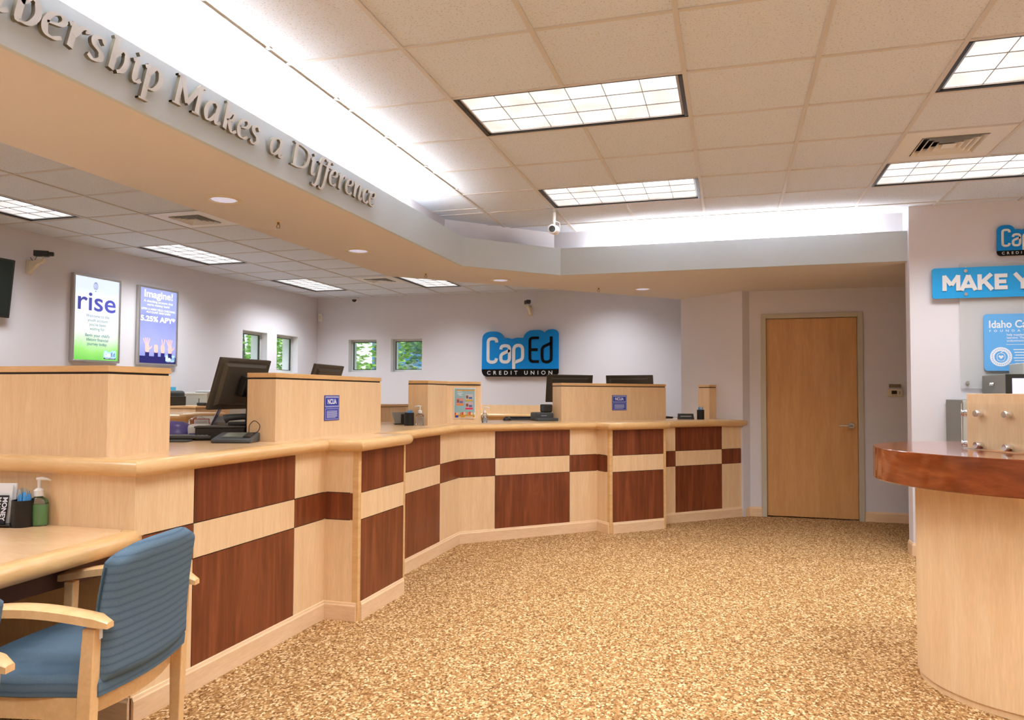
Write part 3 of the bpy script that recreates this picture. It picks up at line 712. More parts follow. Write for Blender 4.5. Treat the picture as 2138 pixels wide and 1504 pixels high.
for k, (a, b, y) in enumerate(((.036, .09, .228), (.036, .075, .218), (.05, .082, .208), (.03, .08, .245), (.03, .07, .012), (.11, .19, .014))): f.box(a, b, y, y + .004, .0019, .0023, R)
f.build('text_lines', M_PRINTW, t)
bx('logo_patch', .016, .045, .008, .028, .0015, .0024, M_NCUA, t, M=R)

# ------------------------------------------------------------------ logo
OUTL = [(107, 1080), (112, 600), (118, 320), (135, 240), (170, 195), (220, 160), (290, 141), (390, 135), (480, 140), (540, 160), (590, 195), (625, 240), (650, 295), (662, 308), (740, 306), (800, 315), (870, 332), (925, 313), (1000, 301), (1070, 303), (1142, 309), (1155, 260), (1190, 205), (1240, 160), (1310, 128), (1400, 120), (1540, 120), (1590, 135), (1630, 163), (1658, 190), (1690, 150), (1740, 120), (1800, 108), (1880, 108), (1930, 125), (1970, 160), (1990, 205), (1993, 270), (1993, 1080)]
BLK = [(107, 1080), (1993, 1080), (1988, 1180), (1960, 1232), (1900, 1268), (220, 1268), (160, 1240), (125, 1190), (110, 1140)]
def caped_logo(name, label, M, width, depth=0.02, plate=True, blue=M_LOGOBLUE, parent=None, hang=True):
    k = width / 1886.0
    f = lambda pts: [((x - 107) * k, (1268 - y) * k * 0.955) for x, y in pts]
    if parent is None:
        t = thing(name, label, 'sign', M.translation); R = M.to_3x3().to_4x4()
    else: t = parent; R = M
    MB().prism(f(OUTL), 0, depth, R).build('blue_board', blue, t)
    MB().prism(f(BLK), 0, depth, R).build('black_base', M_LOGOBLK, t)
    z0, z1 = depth, depth + max(0.0008, depth * 0.2)
    a = MB()
    a.stroke(f(cr([(483, 415), (482, 375), (465, 340), (430, 322), (375, 317), (320, 325), (287, 352), (272, 400), (271, 500), (271, 820), (285, 868), (320, 898), (375, 905), (430, 897), (468, 865), (482, 810)], 4)), 76 * k, z0, z1, R)
    a.stroke(f(cr([(590, 592), (598, 545), (625, 512), (670, 500), (720, 500), (772, 515), (800, 560), (804, 640), (804, 800), (790, 860), (750, 897), (695, 903), (635, 895), (598, 855), (590, 790), (600, 735), (640, 695), (760, 640), (800, 600)], 4)), 76 * k, z0, z1 - .0001, R)
    a.stroke(f(cr([(910, 1078), (910, 900), (910, 620), (922, 550), (960, 508), (1020, 494), (1080, 508), (1116, 550), (1127, 620), (1127, 770), (1110, 828), (1070, 862), (1000, 888), (940, 915)], 4)), 76 * k, z0, z1, R)
    a.build('white_letters', M_LOGOWHT, t)
    b_ = MB()
    b_.stroke(f(cr([(1525, 315), (1450, 314), (1375, 316), (1325, 330), (1305, 378), (1303, 450), (1303, 780), (1308, 840), (1330, 880), (1380, 895), (1450, 896), (1522, 896)], 4)), 62 * k, z0, z1, R)
    b_.stroke(f([(1310, 605), (1494, 605)]), 66 * k, z0, z1 - .0001, R)
    b_.stroke(f(cr([(1820, 287), (1820, 500), (1820, 820), (1800, 872), (1760, 900), (1705, 908), (1645, 895), (1612, 850), (1602, 780), (1602, 610), (1622, 552), (1665, 518), (1780, 465), (1818, 430)], 4)), 66 * k, z0, z1, R)
    b_.build('black_letters', M_LOGOBLK, t)
    c_ = MB(); add_text(c_, 'CREDIT UNION', (245 - 107) * k, (1268 - 1218) * k * .955, 128 * k, z0 + .0004, 0, R, bold=1.6 * k, fit=1600 * k, space=1.9)
    c_.build('small_lettering', M_LOGOWHT, t)
    return t
caped_logo('wall_logo', 'blue and black CapEd Credit Union logo board on the back wall', frame((-3.69, YB - 0.035, 1.572), (1, 0, 0)), 1.215, 0.03)
caped_logo('wall_logo', 'small CapEd logo board cut by the right edge, above the MAKE sign', frame((2.06, 6.84 - 0.02, 2.432), (1, 0, 0)), .43, 0.018)

# ------------------------------------------------------------------ bulkhead lettering
G = {
 's': (.72, [[(.56, .84), (.38, 1.0), (.16, .88), (.2, .62), (.46, .40), (.5, .15), (.28, 0), (.06, .14)]]),
 'h': (.92, [[(.05, 1.72), (.2, 1.8)], [(.2, 1.8), (.2, 0)], [(.2, .55), (.42, .95), (.64, .88), (.7, .5), (.6, .15), (.42, .0)]]),
 'i': (.5, [[(.0, .88), (.18, 1.0)], [(.18, 1.0), (.18, .18), (.28, 0), (.45, .15)], [(.16, 1.42), (.24, 1.56)]]),
 'p': (.92, [[(.0, .88), (.18, 1.0)], [(.18, 1.05), (.18, -.75)], [(.18, .62), (.4, .98), (.64, .9), (.72, .5), (.56, .1), (.34, 0), (.18, .12)], [(0, -.75), (.4, -.75)]]),
 'M': (1.55, [[(.22, 0), (.22, 1.7)], [(.24, 1.7), (.68, .25)], [(.68, .25), (1.2, 1.7)], [(1.2, 1.7), (1.2, 0)], [(0, 0), (.44, 0)], [(.98, 0), (1.42, 0)], [(.02, 1.7), (.24, 1.7)], [(1.2, 1.7), (1.42, 1.7)]]),
 'a': (.98, [[(.66, .88), (.46, 1.0), (.2, .85), (.08, .42), (.2, .04), (.42, .1), (.66, .5)], [(.7, 1.02), (.66, .25), (.74, .02), (.93, .16)]]),
 'k': (.9, [[(.05, 1.72), (.2, 1.8)], [(.2, 1.8), (.2, 0)], [(.2, .5), (.45, .95), (.64, .86), (.55, .6), (.24, .5)], [(.36, .5), (.52, .12), (.66, 0), (.86, .14)]]),
 'e': (.78, [[(.12, .52), (.5, .62), (.62, .84), (.45, 1.0), (.2, .85), (.08, .45), (.16, .1), (.4, 0), (.66, .16)]]),
 'D': (1.45, [[(.26, 0), (.26, 1.7)], [(.04, 1.7), (.6, 1.68), (1.08, 1.45), (1.25, .85), (1.05, .25), (.55, .02), (.04, 0)]]),
 'f': (.56, [[(.78, 1.62), (.62, 1.8), (.44, 1.6), (.32, .9), (.24, 0), (.14, -.55), (-.02, -.78), (-.2, -.66)], [(.08, .98), (.66, .98)]]),
 'r': (.72, [[(.0, .88), (.18, 1.0)], [(.18, 1.0), (.18, 0)], [(.2, .52), (.38, .92), (.56, 1.0), (.64, .86)]]),
 'n': (.96, [[(0, .88), (.16, 1.0)], [(.16, 1.0), (.16, 0)], [(.16, .55), (.42, .95), (.62, .9), (.64, .5), (.62, .12), (.72, 0), (.9, .15)]]),
 'm': (1.42, [[(0, .88), (.16, 1.0)], [(.16, 1.0), (.16, 0)], [(.16, .55), (.38, .95), (.58, .9), (.6, .5), (.6, 0)], [(.6, .55), (.84, .95), (1.04, .9), (1.06, .5), (1.04, .12), (1.14, 0), (1.34, .15)]]),
 'c': (.68, [[(.6, .8), (.46, 1), (.2, .85), (.08, .45), (.18, .08), (.4, 0), (.62, .18)]]),
 'b': (.88, [[(.05, 1.72), (.2, 1.8)], [(.2, 1.8), (.2, .2), (.34, 0), (.58, .1), (.72, .5), (.62, .92), (.42, 1.0), (.2, .7)]]),
}
lt = thing('wall_lettering', "raised grey italic letters 'Membership Makes a Difference' along the left bulkhead", 'lettering', (FX, 1.0, 2.533))
def word(wd, y0, y1):
    tot = sum(G[c_][0] for c_ in wd); sx = (y1 - y0) / tot; x = 0
    xs_ = .095
    LM = frame((0.002, 0, 0), (0, 1, 0))
    for c_ in wd:
        b_ = MB()
        for st in G[c_][1]:
            pp = cr(st, 6) if len(st) > 2 else st
            P_ = []
            for px, py in pp:
                yy = py if py <= 1 else 1 + (py - 1) * .52
                yy = yy if yy > 0 else yy * .75
                P_.append((y0 - 1.0 + (x + px) * sx + .26 * yy * xs_ - .012, yy * xs_))
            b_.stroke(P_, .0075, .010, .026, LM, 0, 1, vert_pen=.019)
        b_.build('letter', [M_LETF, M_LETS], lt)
        x += G[c_][0]
word('Membership', 1.37, 2.52); word('Makes', 2.575, 3.185); word('a', 3.262, 3.39); word('Difference', 3.455, 4.445)

# ------------------------------------------------------------------ light box posters on the left wall
def grad_mat(name, stops, H, es=0.9, noise_amt=0.25):
    m = mat(name, (.3, .3, .3), .4); nt, N, L, B = nodes(m)
    tc = N.new('ShaderNodeTexCoord'); sp_ = N.new('ShaderNodeSeparateXYZ'); L.new(tc.outputs['Object'], sp_.inputs[0])
    n = N.new('ShaderNodeTexNoise'); n.inputs['Scale'].default_value = 3.0; L.new(tc.outputs['Object'], n.inputs['Vector'])
    ma = N.new('ShaderNodeMath'); ma.operation = 'DIVIDE'; ma.inputs[1].default_value = H; L.new(sp_.outputs['Z'], ma.inputs[0])
    m2 = N.new('ShaderNodeMath'); m2.operation = 'MULTIPLY_ADD'; m2.inputs[1].default_value = noise_amt; L.new(n.outputs[0], m2.inputs[0]); L.new(ma.outputs[0], m2.inputs[2])
    m3 = N.new('ShaderNodeMath'); m3.operation = 'SUBTRACT'; m3.inputs[1].default_value = noise_amt / 2; L.new(m2.outputs[0], m3.inputs[0])
    r = ramp(N, stops); L.new(m3.outputs[0], r.inputs[0]); B.inputs['Base Color'].default_value = (.05, .05, .05, 1); L.new(r.outputs[0], B.inputs['Emission Color']); B.inputs['Emission Strength'].default_value = es
    return m
def lightbox(label, y0, y1, z0, z1, m):
    t = thing('light_box_poster', label, 'poster', (XL, y0, z0), 0, 'light box posters on the left wall')
    W, H = y1 - y0, z1 - z0; R = frame((0, 0, 0), (0, 1, 0)); f_ = .022; d_ = .045
    fr = MB()
    for a, b, c, e in ((0, W, 0, f_), (0, W, H - f_, H), (0, f_, f_, H - f_), (W - f_, W, f_, H - f_)): fr.box(a, b, c, e, 0.0, d_, R)
    fr.build('frame', M_ALU, t, bev=.003)
    bx('print', f_, W - f_, f_, H - f_, .02, d_ - .012, m, t, M=R)
    return t, R, W, H, d_ - .011
G1 = grad_mat('rise_print', [(0.0, srgb(96, 196, 60)), (.18, srgb(150, 222, 110)), (.4, srgb(226, 246, 224)), (.6, srgb(244, 248, 255)), (.85, srgb(232, 240, 255)), (1, srgb(214, 224, 252))], .78)
G2 = grad_mat('imagine_print', [(0.0, srgb(70, 80, 180)), (.1, srgb(130, 140, 214)), (.4, srgb(166, 172, 232)), (.8, srgb(136, 146, 216)), (1, srgb(160, 170, 230))], .66, noise_amt=.45)
E_W = mat('lit_white_print', (1, 1, 1), .5, emit=(1, 1, 1), es=.55)
E_P = mat('lit_violet_print', srgb(70, 74, 170), .5, emit=srgb(88, 92, 190), es=.25)
E_T = mat('lit_teal_print', srgb(50, 90, 120), .5, emit=srgb(50, 90, 120), es=.4)
E_N = mat('lit_navy_print', srgb(24, 24, 90), .5, emit=srgb(24, 24, 90), es=.4)
E_B = mat('lit_blue_patch', srgb(150, 190, 240), .5, emit=srgb(150, 190, 240), es=.6)
E_S = mat('lit_skin_print', srgb(226, 170, 160), .5, emit=srgb(226, 170, 160), es=.5)
def minilogo(t, R, x, y, w_, z):
    k = w_ / 1886.; f = lambda pts: [((px - 107) * k + x, (1268 - py) * k * .955 + y) for px, py in pts]
    MB().prism(f(OUTL), z, z + .0008, R).build('logo_patch', E_B, t); MB().prism(f(BLK), z, z + .0009, R).build('logo_base', E_N, t)
    a = MB(); add_text(a, 'Cap', x + w_ * .07, y + w_ * .2, w_ * .36, z + .0012, 0, R, bold=.001, fit=w_ * .48); a.build('logo_text', E_W, t)
    a = MB(); add_text(a, 'Ed', x + w_ * .61, y + w_ * .2, w_ * .36, z + .0012, 0, R, bold=.0004, fit=w_ * .32); a.build('logo_text', E_N, t)
    a = MB(); add_text(a, 'CREDIT UNION', x + w_ * .1, y + w_ * .03, w_ * .07, z + .0012, 0, R, fit=w_ * .8); a.build('logo_text', E_W, t)
t, R, W, H, z = lightbox("glowing white and green poster reading 'rise' on the left wall", 6.145, 6.775, 1.628, 2.556, G1)
a = MB(); add_text(a, 'rise', W / 2, H * .60, .29, z, 0, R, bold=.003, align='CENTER', fit=W * .80); a.build('headline', E_P, t)
a = MB(); add_text(a, "Welcome to the\nyouth account\nyou've been\nwaiting for.", W * .52, H * .52, .046, z, 0, R, align='CENTER', lines=1.0)
a.build('body_text', E_T, t); a = MB(); add_text(a, "Begin your child's\nlifelong financial\njourney today.", W * .52, H * .295, .046, z, 0, R, bold=.0006, align='CENTER'); a.build('body_text', E_T, t)
a = MB(); bc = (W * .46, H * .885)
for sx_ in (-1, -.5, 0, .5, 1): a.stroke([(bc[0] + sx_ * .028 * math.sin(th), bc[1] + .04 * math.cos(th)) for th in [i * PI / 8 for i in range(8)]], .0035, z, z + .0008, R)
a.box(bc[0] - .005, bc[0] + .005, bc[1] - .06, bc[1] - .05, z, z + .001, R); a.build('balloon_drawing', E_P, t)
minilogo(t, R, W * .66, .04, W * .26, z)
t, R, W, H, z = lightbox("glowing lilac poster reading 'Imagine! 5.25% APY' on the left wall", 7.043, 7.68, 1.63, 2.556, G2)
a = MB(); add_text(a, 'Imagine!', W / 2, H * .865, .12, z, 0, R, bold=.002, align='CENTER', fit=W * .72)
a.build('poster_text', E_W, t); a = MB(); add_text(a, 'A checking account that\nearns money back!', W / 2, H * .80, .040, z, 0, R, bold=.0, align='CENTER', fit=W * .74)
a.build('poster_text', E_W, t); a = MB(); add_text(a, 'OPEN A HIGH YIELD CHECKING\nACCOUNT AND EARN', W / 2, H * .70, .034, z, 0, R, bold=.0, align='CENTER', fit=W * .86)
a.build('poster_text', E_W, t); a = MB(); add_text(a, '5.25% APY*', W / 2, H * .56, .085, z, 0, R, bold=.002, align='CENTER', fit=W * .88); a.build('poster_text', E_W, t)
a = MB(); a.box(.022, W - .022, .022, .105, z - .0005, z + .0006, R); a.build('water_band', E_N, t)
b_ = MB(); s_ = MB()
for hx, kind_ in ((.15, 5), (.29, 0), (.40, 2), (.52, 5)):
    b_.box(hx - .032, hx + .03, .085, .16, z, z + .001, R)
    s_.prism([(hx - .028, .15), (hx + .026, .15), (hx + .032, .21), (hx + .02, .245), (hx - .03, .245), (hx - .036, .2)], z, z + .0012, R)
    fa = {5: (-28, -12, 2, 17), 2: (-6, 16), 0: ()}[kind_]
    for q_, ang in enumerate(fa):
        al = math.radians(ang); bx_, by_ = hx + math.sin(al) * .045 - .004, .235
        s_.stroke([(bx_, by_), (bx_ + math.sin(al) * .085, by_ + math.cos(al) * .085)], .012, z, z + .0012, R)
    if kind_ == 5: s_.stroke([(hx + .02, .185), (hx + .05, .2), (hx + .072, .225)], .014, z, z + .0012, R)
b_.build('sleeve_print', E_N, t); s_.build('hand_print', E_S, t)
minilogo(t, R, W * .70, .04, W * .24, z)
# TV at left edge
t = thing('wall_television', 'black framed television at the left edge, only its side showing', 'television', (XL, 4.62, 2.27))
TM = Matrix.Rotation(math.radians(6), 4, 'Y')
bx('screen', .06, .10, -.77, .79, -.26, .29, M_BLACK, t, bev=.006, M=TM); bx('glass', .1, .102, -.75, .77, -.24, .27, mat('tv_glass', (.02, .025, .02), .08), t, M=TM)
bx('bracket', 0.0, .06, -.1, .1, -.1, .1, M_BLACKM, t)

# ------------------------------------------------------------------ right wall signs
def rrect(x0, x1, y0, y1, r, n=5):
    out = []
    for cx, cy, a0 in ((x1 - r, y0 + r, -PI / 2), (x1 - r, y1 - r, 0), (x0 + r, y1 - r, PI / 2), (x0 + r, y0 + r, PI)):
        for k in range(n + 1): a = a0 + PI / 2 * k / n; out.append((cx + r * math.cos(a), cy + r * math.sin(a)))
    return out
t = thing('acrylic_wall_panel', 'clear acrylic sheet on round standoffs behind the blue signs', 'panel', (1.79, 6.84, 1.37))
R = frame((0, 0, 0), (1, 0, 0))
MB().prism(rrect(0, 1.5, 0, 1.02, .02), .018, .024, R).build('sheet', mat('frosted_acrylic', (.72, .73, .73), .2, alpha=.35), t)
for x in (.045, 1.45):
    for y in (.045, .97): MB().lathe([(0, .034), (.013, .034), (.014, .030), (.014, 0)], 20, R @ tr(x, y, 0)).build('standoff', M_ALU, t, smooth=True)
t = thing('wall_sign', 'long sky blue board with white letters MAKE Y', 'sign', (1.586, 6.84, 2.10))
MB().prism(rrect(0, 1.75, 0, .248, .02), .036, .052, R).build('board', M_SKYBLUE, t)
a = MB(); tk = .030
def bl(strokes, x0, w_):
    for st in strokes: a.stroke([(x0 + p_[0] * w_, .060 + p_[1] * .126) for p_ in st], tk, .052, .060, R)
bl([[(.12, 0), (.12, 1)], [(.88, 0), (.88, 1)], [(.10, .97), (.5, .36)], [(.90, .97), (.5, .36)]], .072, .130)
bl([[(.10, 0), (.5, .97)], [(.90, 0), (.5, .97)], [(.24, .27), (.76, .27)]], .197, .125)
bl([[(.14, 0), (.14, 1)], [(.2, .42), (.88, 1)], [(.42, .58), (.92, 0)]], .324, .112)
bl([[(.15, 0), (.15, 1)], [(.15, .88), (1, .88)], [(.15, .5), (.9, .5)], [(.15, .12), (1, .12)]], .446, .088)
bl([[(.06, 1), (.5, .45)], [(.94, 1), (.5, .45)], [(.5, .5), (.5, 0)]], .578, .125)
a.build('lettering', M_LOGOWHT, t)
for x in (.24, 1.5):
    for y in (.03, .218): MB().lathe([(0, .062), (.013, .062), (.015, .057), (.015, 0.0)], 20, R @ tr(x, y, 0)).build('standoff', M_CHROME, t, smooth=True)
t = thing('foundation_sign', 'light blue rounded board headed Idaho CapEd with an apple emblem', 'sign', (1.953, 6.84, 1.51))
MB().prism(rrect(0, 1.1, 0, .455, .025), .03, .04, R).build('board', M_LBLUE, t)
a = MB(); z = .0405
add_text(a, 'Idaho CapEd', .038, .345, .083, z, 0, R, bold=.0016, fit=.37); add_text(a, 'FOUNDATION', .04, .312, .024, z, 0, R, bold=.0004, fit=.36, space=2.2)
add_text(a, 'help supplement\nlearning. The Foundation\nendowment to', .16, .28, .024, z, 0, R, bold=.0003)
a.box(.155, .6, .208, .211, z, z + .0005, R)
for k in range(6): a.box(.205 + (k % 3) * .006, .5, .165 - k * .022, .172 - k * .022, z, z + .0005, R)
c0 = (.118, .112); a.stroke([(c0[0] + .062 * math.cos(i * PI / 18), c0[1] + .062 * math.sin(i * PI / 18)) for i in range(36)], .030, z, z + .0006, R, closed=True)
a.stroke([(c0[0] + .032 * math.cos(th) * (1 - .12 * math.cos(2 * th)), c0[1] - .002 + .032 * math.sin(th)) for th in [i * PI / 16 for i in range(32)]], .004, z, z + .0006, R, closed=True)
a.prism([(c0[0], c0[1] - .018), (c0[0] + .018, c0[1] + .002), (c0[0] + .014, c0[1] + .011), (c0[0] + .006, c0[1] + .011), (c0[0], c0[1] + .005), (c0[0] - .006, c0[1] + .011), (c0[0] - .014, c0[1] + .011), (c0[0] - .018, c0[1] + .002)], z, z + .0006, R)
a.stroke([(c0[0], c0[1] + .028), (c0[0] + .004, c0[1] + .04), (c0[0] + .016, c0[1] + .043)], .005, z, z + .0006, R)
a.build('printed_lettering', M_PRINTW, t)
b_ = MB()
for i in range(28):
    th = i * 2 * PI / 28; b_.box(-.0025, .0025, -.004, .004, z + .0006, z + .001, R @ tr(c0[0] + .062 * math.cos(th), c0[1] + .062 * math.sin(th), 0) @ rotz(th + PI / 2))
b_.build('emblem_ticks', M_LBLUE, t)
# thermostat
t = thing('thermostat', 'cream wall thermostat with dark display, right of the door', 'thermostat', (1.558, YD, 1.296))
bx('body', 0, .145, -.028, 0, 0, .083, M_CREAM, t, bev=.012); bx('display', .038, .088, -.0295, -.027, .028, .064, mat('lcd', srgb(50, 44, 26), .2), t); bx('button', .108, .118, -.030, -.026, .026, .058, M_GREY, t, bev=.002)
a = MB(); a.box(.042, .088, -.0286, -.0278, .013, .018); a.build('mark', M_GREY, t)
t = thing('wall_plate', 'small brown grey plate on the wall above the thermostat', 'plate', (1.578, YD, 1.392))
bx('plate', 0, .108, -.012, 0, 0, .034, mat('taupe_plate', srgb(128, 108, 84), .6), t, bev=.002)

# ------------------------------------------------------------------ security cameras
def bracket_cam(label, M):
    t = thing('security_camera', label, 'camera', M.translation, 0, 'security cameras'); R = M.to_3x3().to_4x4()
    # local x along wall, y up, z out of wall
    bx('wall_plate', -.035, .035, -.16, -.02, 0, .012, M_CREAM, t, bev=.004, M=R)
    a = MB(); a.prism([(0, -.15), (.06, -.11), (.12, -.065), (.19, -.045), (.2, -.02), (.1, -.025), (0, -.04)], -.018, .018, R @ Matrix(((0, 0, 1, 0), (0, 1, 0, 0), (1, 0, 0, 0), (0, 0, 0, 1)))); a.build('arm', M_CREAM, t)
    a = MB(); a.tube([(0, -.03, .175), (0, .01, .175)], .008, 8, R); a.build('swivel', M_CREAM, t, smooth=True)
    HM = R @ tr(0, .035, .17) @ Matrix.Rotation(math.radians(35), 4, 'Y')
    bx('housing', -.03, .03, -.028, .028, -.075, .055, M_BLACK, t, bev=.006, M=HM)
    MB().lathe([(0, .095), (.018, .095), (.022, .085), (.022, .05)], 20, HM).build('lens', M_BLACKM, t, smooth=True)
    MB().tube([(0, .03, .11), (.01, -.02, .06), (.02, -.03, .03), (0.01, .01, .004)], .003, 6, R).build('cable', M_BLACK, t, smooth=True)
    return t
bracket_cam('black security camera on a cream bracket, left wall above the posters', frame((XL, 5.66, 2.62), (0, 1, 0)))
bracket_cam('black security camera on a bracket above the back wall logo', frame((-2.93, YB, 2.66), (1, 0, 0)))
t = thing('ceiling_camera', 'white tube camera hanging from the lobby ceiling near the bulkhead corner', 'camera', (-1.425, 6.12, CH))
MB().tube([(0, 0, 0), (0, 0, -.12)], .014, 14).build('pole', M_WHITE, t, smooth=True)
MB().lathe([(.02, -.03), (.018, -.03), (.018, -.034), (.02, -.034)], 16).build('clamp', M_ALU, t)
CM = tr(0, -.015, -.185) @ Matrix.Rotation(math.radians(96), 4, 'X') @ Matrix.Rotation(0.12, 4, 'Z')
MB().lathe([(0, -.08), (.036, -.078), (.04, -.06), (.04, .05), (.036, .058), (.026, .06)], 28, CM).build('housing', M_WHITE, t, smooth=True)
MB().lathe([(0, .0615), (.024, .0625), (.027, .064), (.027, .05)], 24, CM).build('lens', M_BLACK, t, smooth=True)
MB().tube([(0, 0, -.115), (0, 0, -.15)], .01, 10).build('swivel', M_WHITE, t, smooth=True)
MB().tube([(0.01, 0, -.11), (.045, .0, -.125), (.05, .02, -.16), (.03, .05, -.18)], .003, 6).build('cable', M_WHITE, t, smooth=True)
t = thing('dome_camera', 'small white dome camera high on the back wall near the corner', 'camera', (-5.9, YB, 2.845))
MB().lathe([(0, .05), (.055, .045), (.06, .0)], 24, Matrix.Rotation(PI / 2, 4, 'X')).build('housing', M_WHITE, t, smooth=True)
MB().lathe([(0, -.04), (.022, -.034), (.038, -.015), (.042, 0.0)], 20, tr(0, -.045, -.008)).build('dome', M_BLACK, t, smooth=True)
t = thing('motion_sensor', 'small white sensor box high in the back corner', 'sensor', (-6.53, YB, 2.56))
bx('body', -.04, .04, -.045, 0, -.065, .065, M_WHITE, t, bev=.008); bx('lens', -.025, .025, -.047, -.043, -.03, .03, M_CREAM, t)

# ------------------------------------------------------------------ lower desk with things on it
dk = thing('writing_desk', 'lower maple desk with rounded edge beside the blue chair', 'desk', (-3.0, 1.6, 0))
of = tr(3.0, -1.6, 0)
edge = [(-2.09, .5), (-2.19, 1.45), (-2.215, 1.783), (-2.243, 2.09), (-2.265, 2.30), (-2.285, 2.41)]
MB().prism([(-4.3, .5)] + [(a - .0205, b - .002) for a, b in edge] + [(-2.325, 2.428), (-2.335, 2.4275), (-2.34, 2.4495), (-4.3, 2.449)], .715, .76, of).build('desktop', M_MAPLEH, dk)
NPD = [(-.02, .69)] + [(0.012 + .034 * math.cos(-PI / 2 + PI * k / 8), .725 + .035 * math.sin(-PI / 2 + PI * k / 8)) for k in range(9)] + [(-.02, .76)]
MB().sweep(edge + [(-2.30, 2.44), (-2.33, 2.448)], NPD, of).build('nosing', M_NOSE, dk, smooth=True)
bx('apron', -4.25, -2.33, .62, 2.42, .60, .715, M_DKWOOD, dk, M=of)
bx('end_panel', -4.25, -4.21, .6, 2.42, 0, .6, M_MAPLE, dk, M=of); bx('front_panel', -4.2, -2.6, .62, .65, 0, .6, M_MAPLE, dk, M=of)

def pen(parent, x, y, ang, tilt, L=.135, z0=.0, name='pen'):
    E = tr(x, y, z0) @ rotz(ang) @ Matrix.Rotation(tilt, 4, 'X')
    return E
def pens(cx, cy, z, n, rad, zt, label, group):
    for k in range(n):
        a = 2 * PI * k / n + random.uniform(-.2, .2); rr = rad * (0.78 if k % 3 else .35)
        t = thing('pen', label, 'pen', (cx + rr * math.cos(a) * .7, cy + rr * math.sin(a) * .7, z + .006), 0, group)
        E = Matrix.Rotation(random.uniform(-.08, .08) - math.sin(a) * .10 * 0, 4, 'X') @ Matrix.Rotation(random.uniform(-.09, .09), 4, 'Y')
        L_ = zt - z - .006 + random.uniform(-.012, .01)
        MB().lathe([(0, 0), (.004, .012), (.0066, .03), (.0066, L_ - .008), (.004, L_)], 10, E).build('barrel', M_PENB, t, smooth=True)
        b_ = MB(); b_.lathe([(.003, L_), (.003, L_ + .012), (0, L_ + .014)], 8, E); b_.box(.0045, .0075, -.0015, .0015, L_ - .014, L_ + .003, E); b_.build('clicker', M_ALU, t)
def pen_cup(label, x, y, z, r, h, sy=1.0):
    t = thing('pen_cup', label, 'cup', (x, y, z), 0, 'black pen cups')
    pr_ = [(0, .0), (r, .0)]
    for k in range(24): pr_ += [(r, h * k / 24), (r - .0008, h * (k + .5) / 24)]
    pr_ += [(r, h), (r - .003, h), (r - .003, .005), (0, .005)]
    MB().lathe(pr_, 36).build('cup', M_CUP, t, smooth=True)
    return t
pen_cup('black cup full of blue pens on the lower desk', -2.775, 2.385, .76, .042, .108)
pens(-2.775, 2.385, .76, 12, .034, .893, 'blue click pen standing in the cup on the lower desk', 'blue pens in the desk cup')
pen_cup('black cup of blue pens on the worktop between divider and sanitizer', -2.585, 5.77, ZC, .041, .108)
pens(-2.585, 5.77, ZC, 9, .034, ZC + .125, 'blue pen in the cup left of the flyer divider', 'blue pens in the middle cup')
pen_cup('black cup of blue pens beside the far divider block', -.315, 8.395, ZC, .04, .105)
pens(-.315, 8.395, ZC, 8, .033, ZC + .125, 'blue pen in the cup at the far counter end', 'blue pens in the far cup')
def bottle(label, x, y, z, h, gel, rz=0., w_=.034, d_=.024):
    t = thing('sanitizer_bottle', label, 'bottle', (x, y, z), rz, 'pump bottles')
    bh = h * .62
    P_ = [(0, 0), (w_ * .92, 0), (w_, .008), (w_, bh * .78), (w_ * .9, bh * .88), (w_ * .45, bh * .97), (w_ * .4, bh)]
    MB().lathe(P_, 28, sy=d_ / w_).build('body', M_CLEAR, t, smooth=True)
    MB().lathe([(0, .003), (w_ * .86, .003), (w_ * .93, .01), (w_ * .93, bh * .72), (0, bh * .72)], 28, sy=d_ / w_).build('liquid', gel, t, smooth=True)
    MB().lathe([(0, bh), (w_ * .5, bh), (w_ * .5, bh + h * .12), (w_ * .3, bh + h * .16), (w_ * .16, bh + h * .17), (w_ * .16, h - .008), (0, h - .008)], 20).build('collar', M_WHITE, t, smooth=True)
    MB().tube([(-.01, 0, h - .004), (.012, 0, h - .002), (.035, 0, h - .005), (.047, 0, h - .01)], [.006, .007, .0045, .003], 8).build('pump_head', M_WHITE, t, smooth=True)
    return t
bt = bottle('green gel sanitizer pump bottle on the lower desk', -2.735, 2.42, .76, .195, M_GEL, 0.3, .038, .026)
b_ = MB(); b_.lathe([(.0385, .03), (.0385, .095)], 12, sy=.70, a0=-PI * .95, a1=-PI * .55); b_.build('label', mat('green_label', srgb(60, 150, 60), .5), bt, smooth=True)
bottle('clear sanitizer pump bottle beside the middle pen cup', -2.50, 5.80, ZC, .165, M_CGEL, PI + .2, .034, .024)
bt = bottle('small clear hand gel bottle at the right end of the flyer divider', -2.195, 6.60, ZC, .145, M_CGEL, .4, .026, .018)
b_ = MB(); b_.lathe([(.0268, .012), (.0268, .045)], 14, sy=.72, a0=-PI, a1=0); b_.build('label', M_GREY, bt, smooth=True)
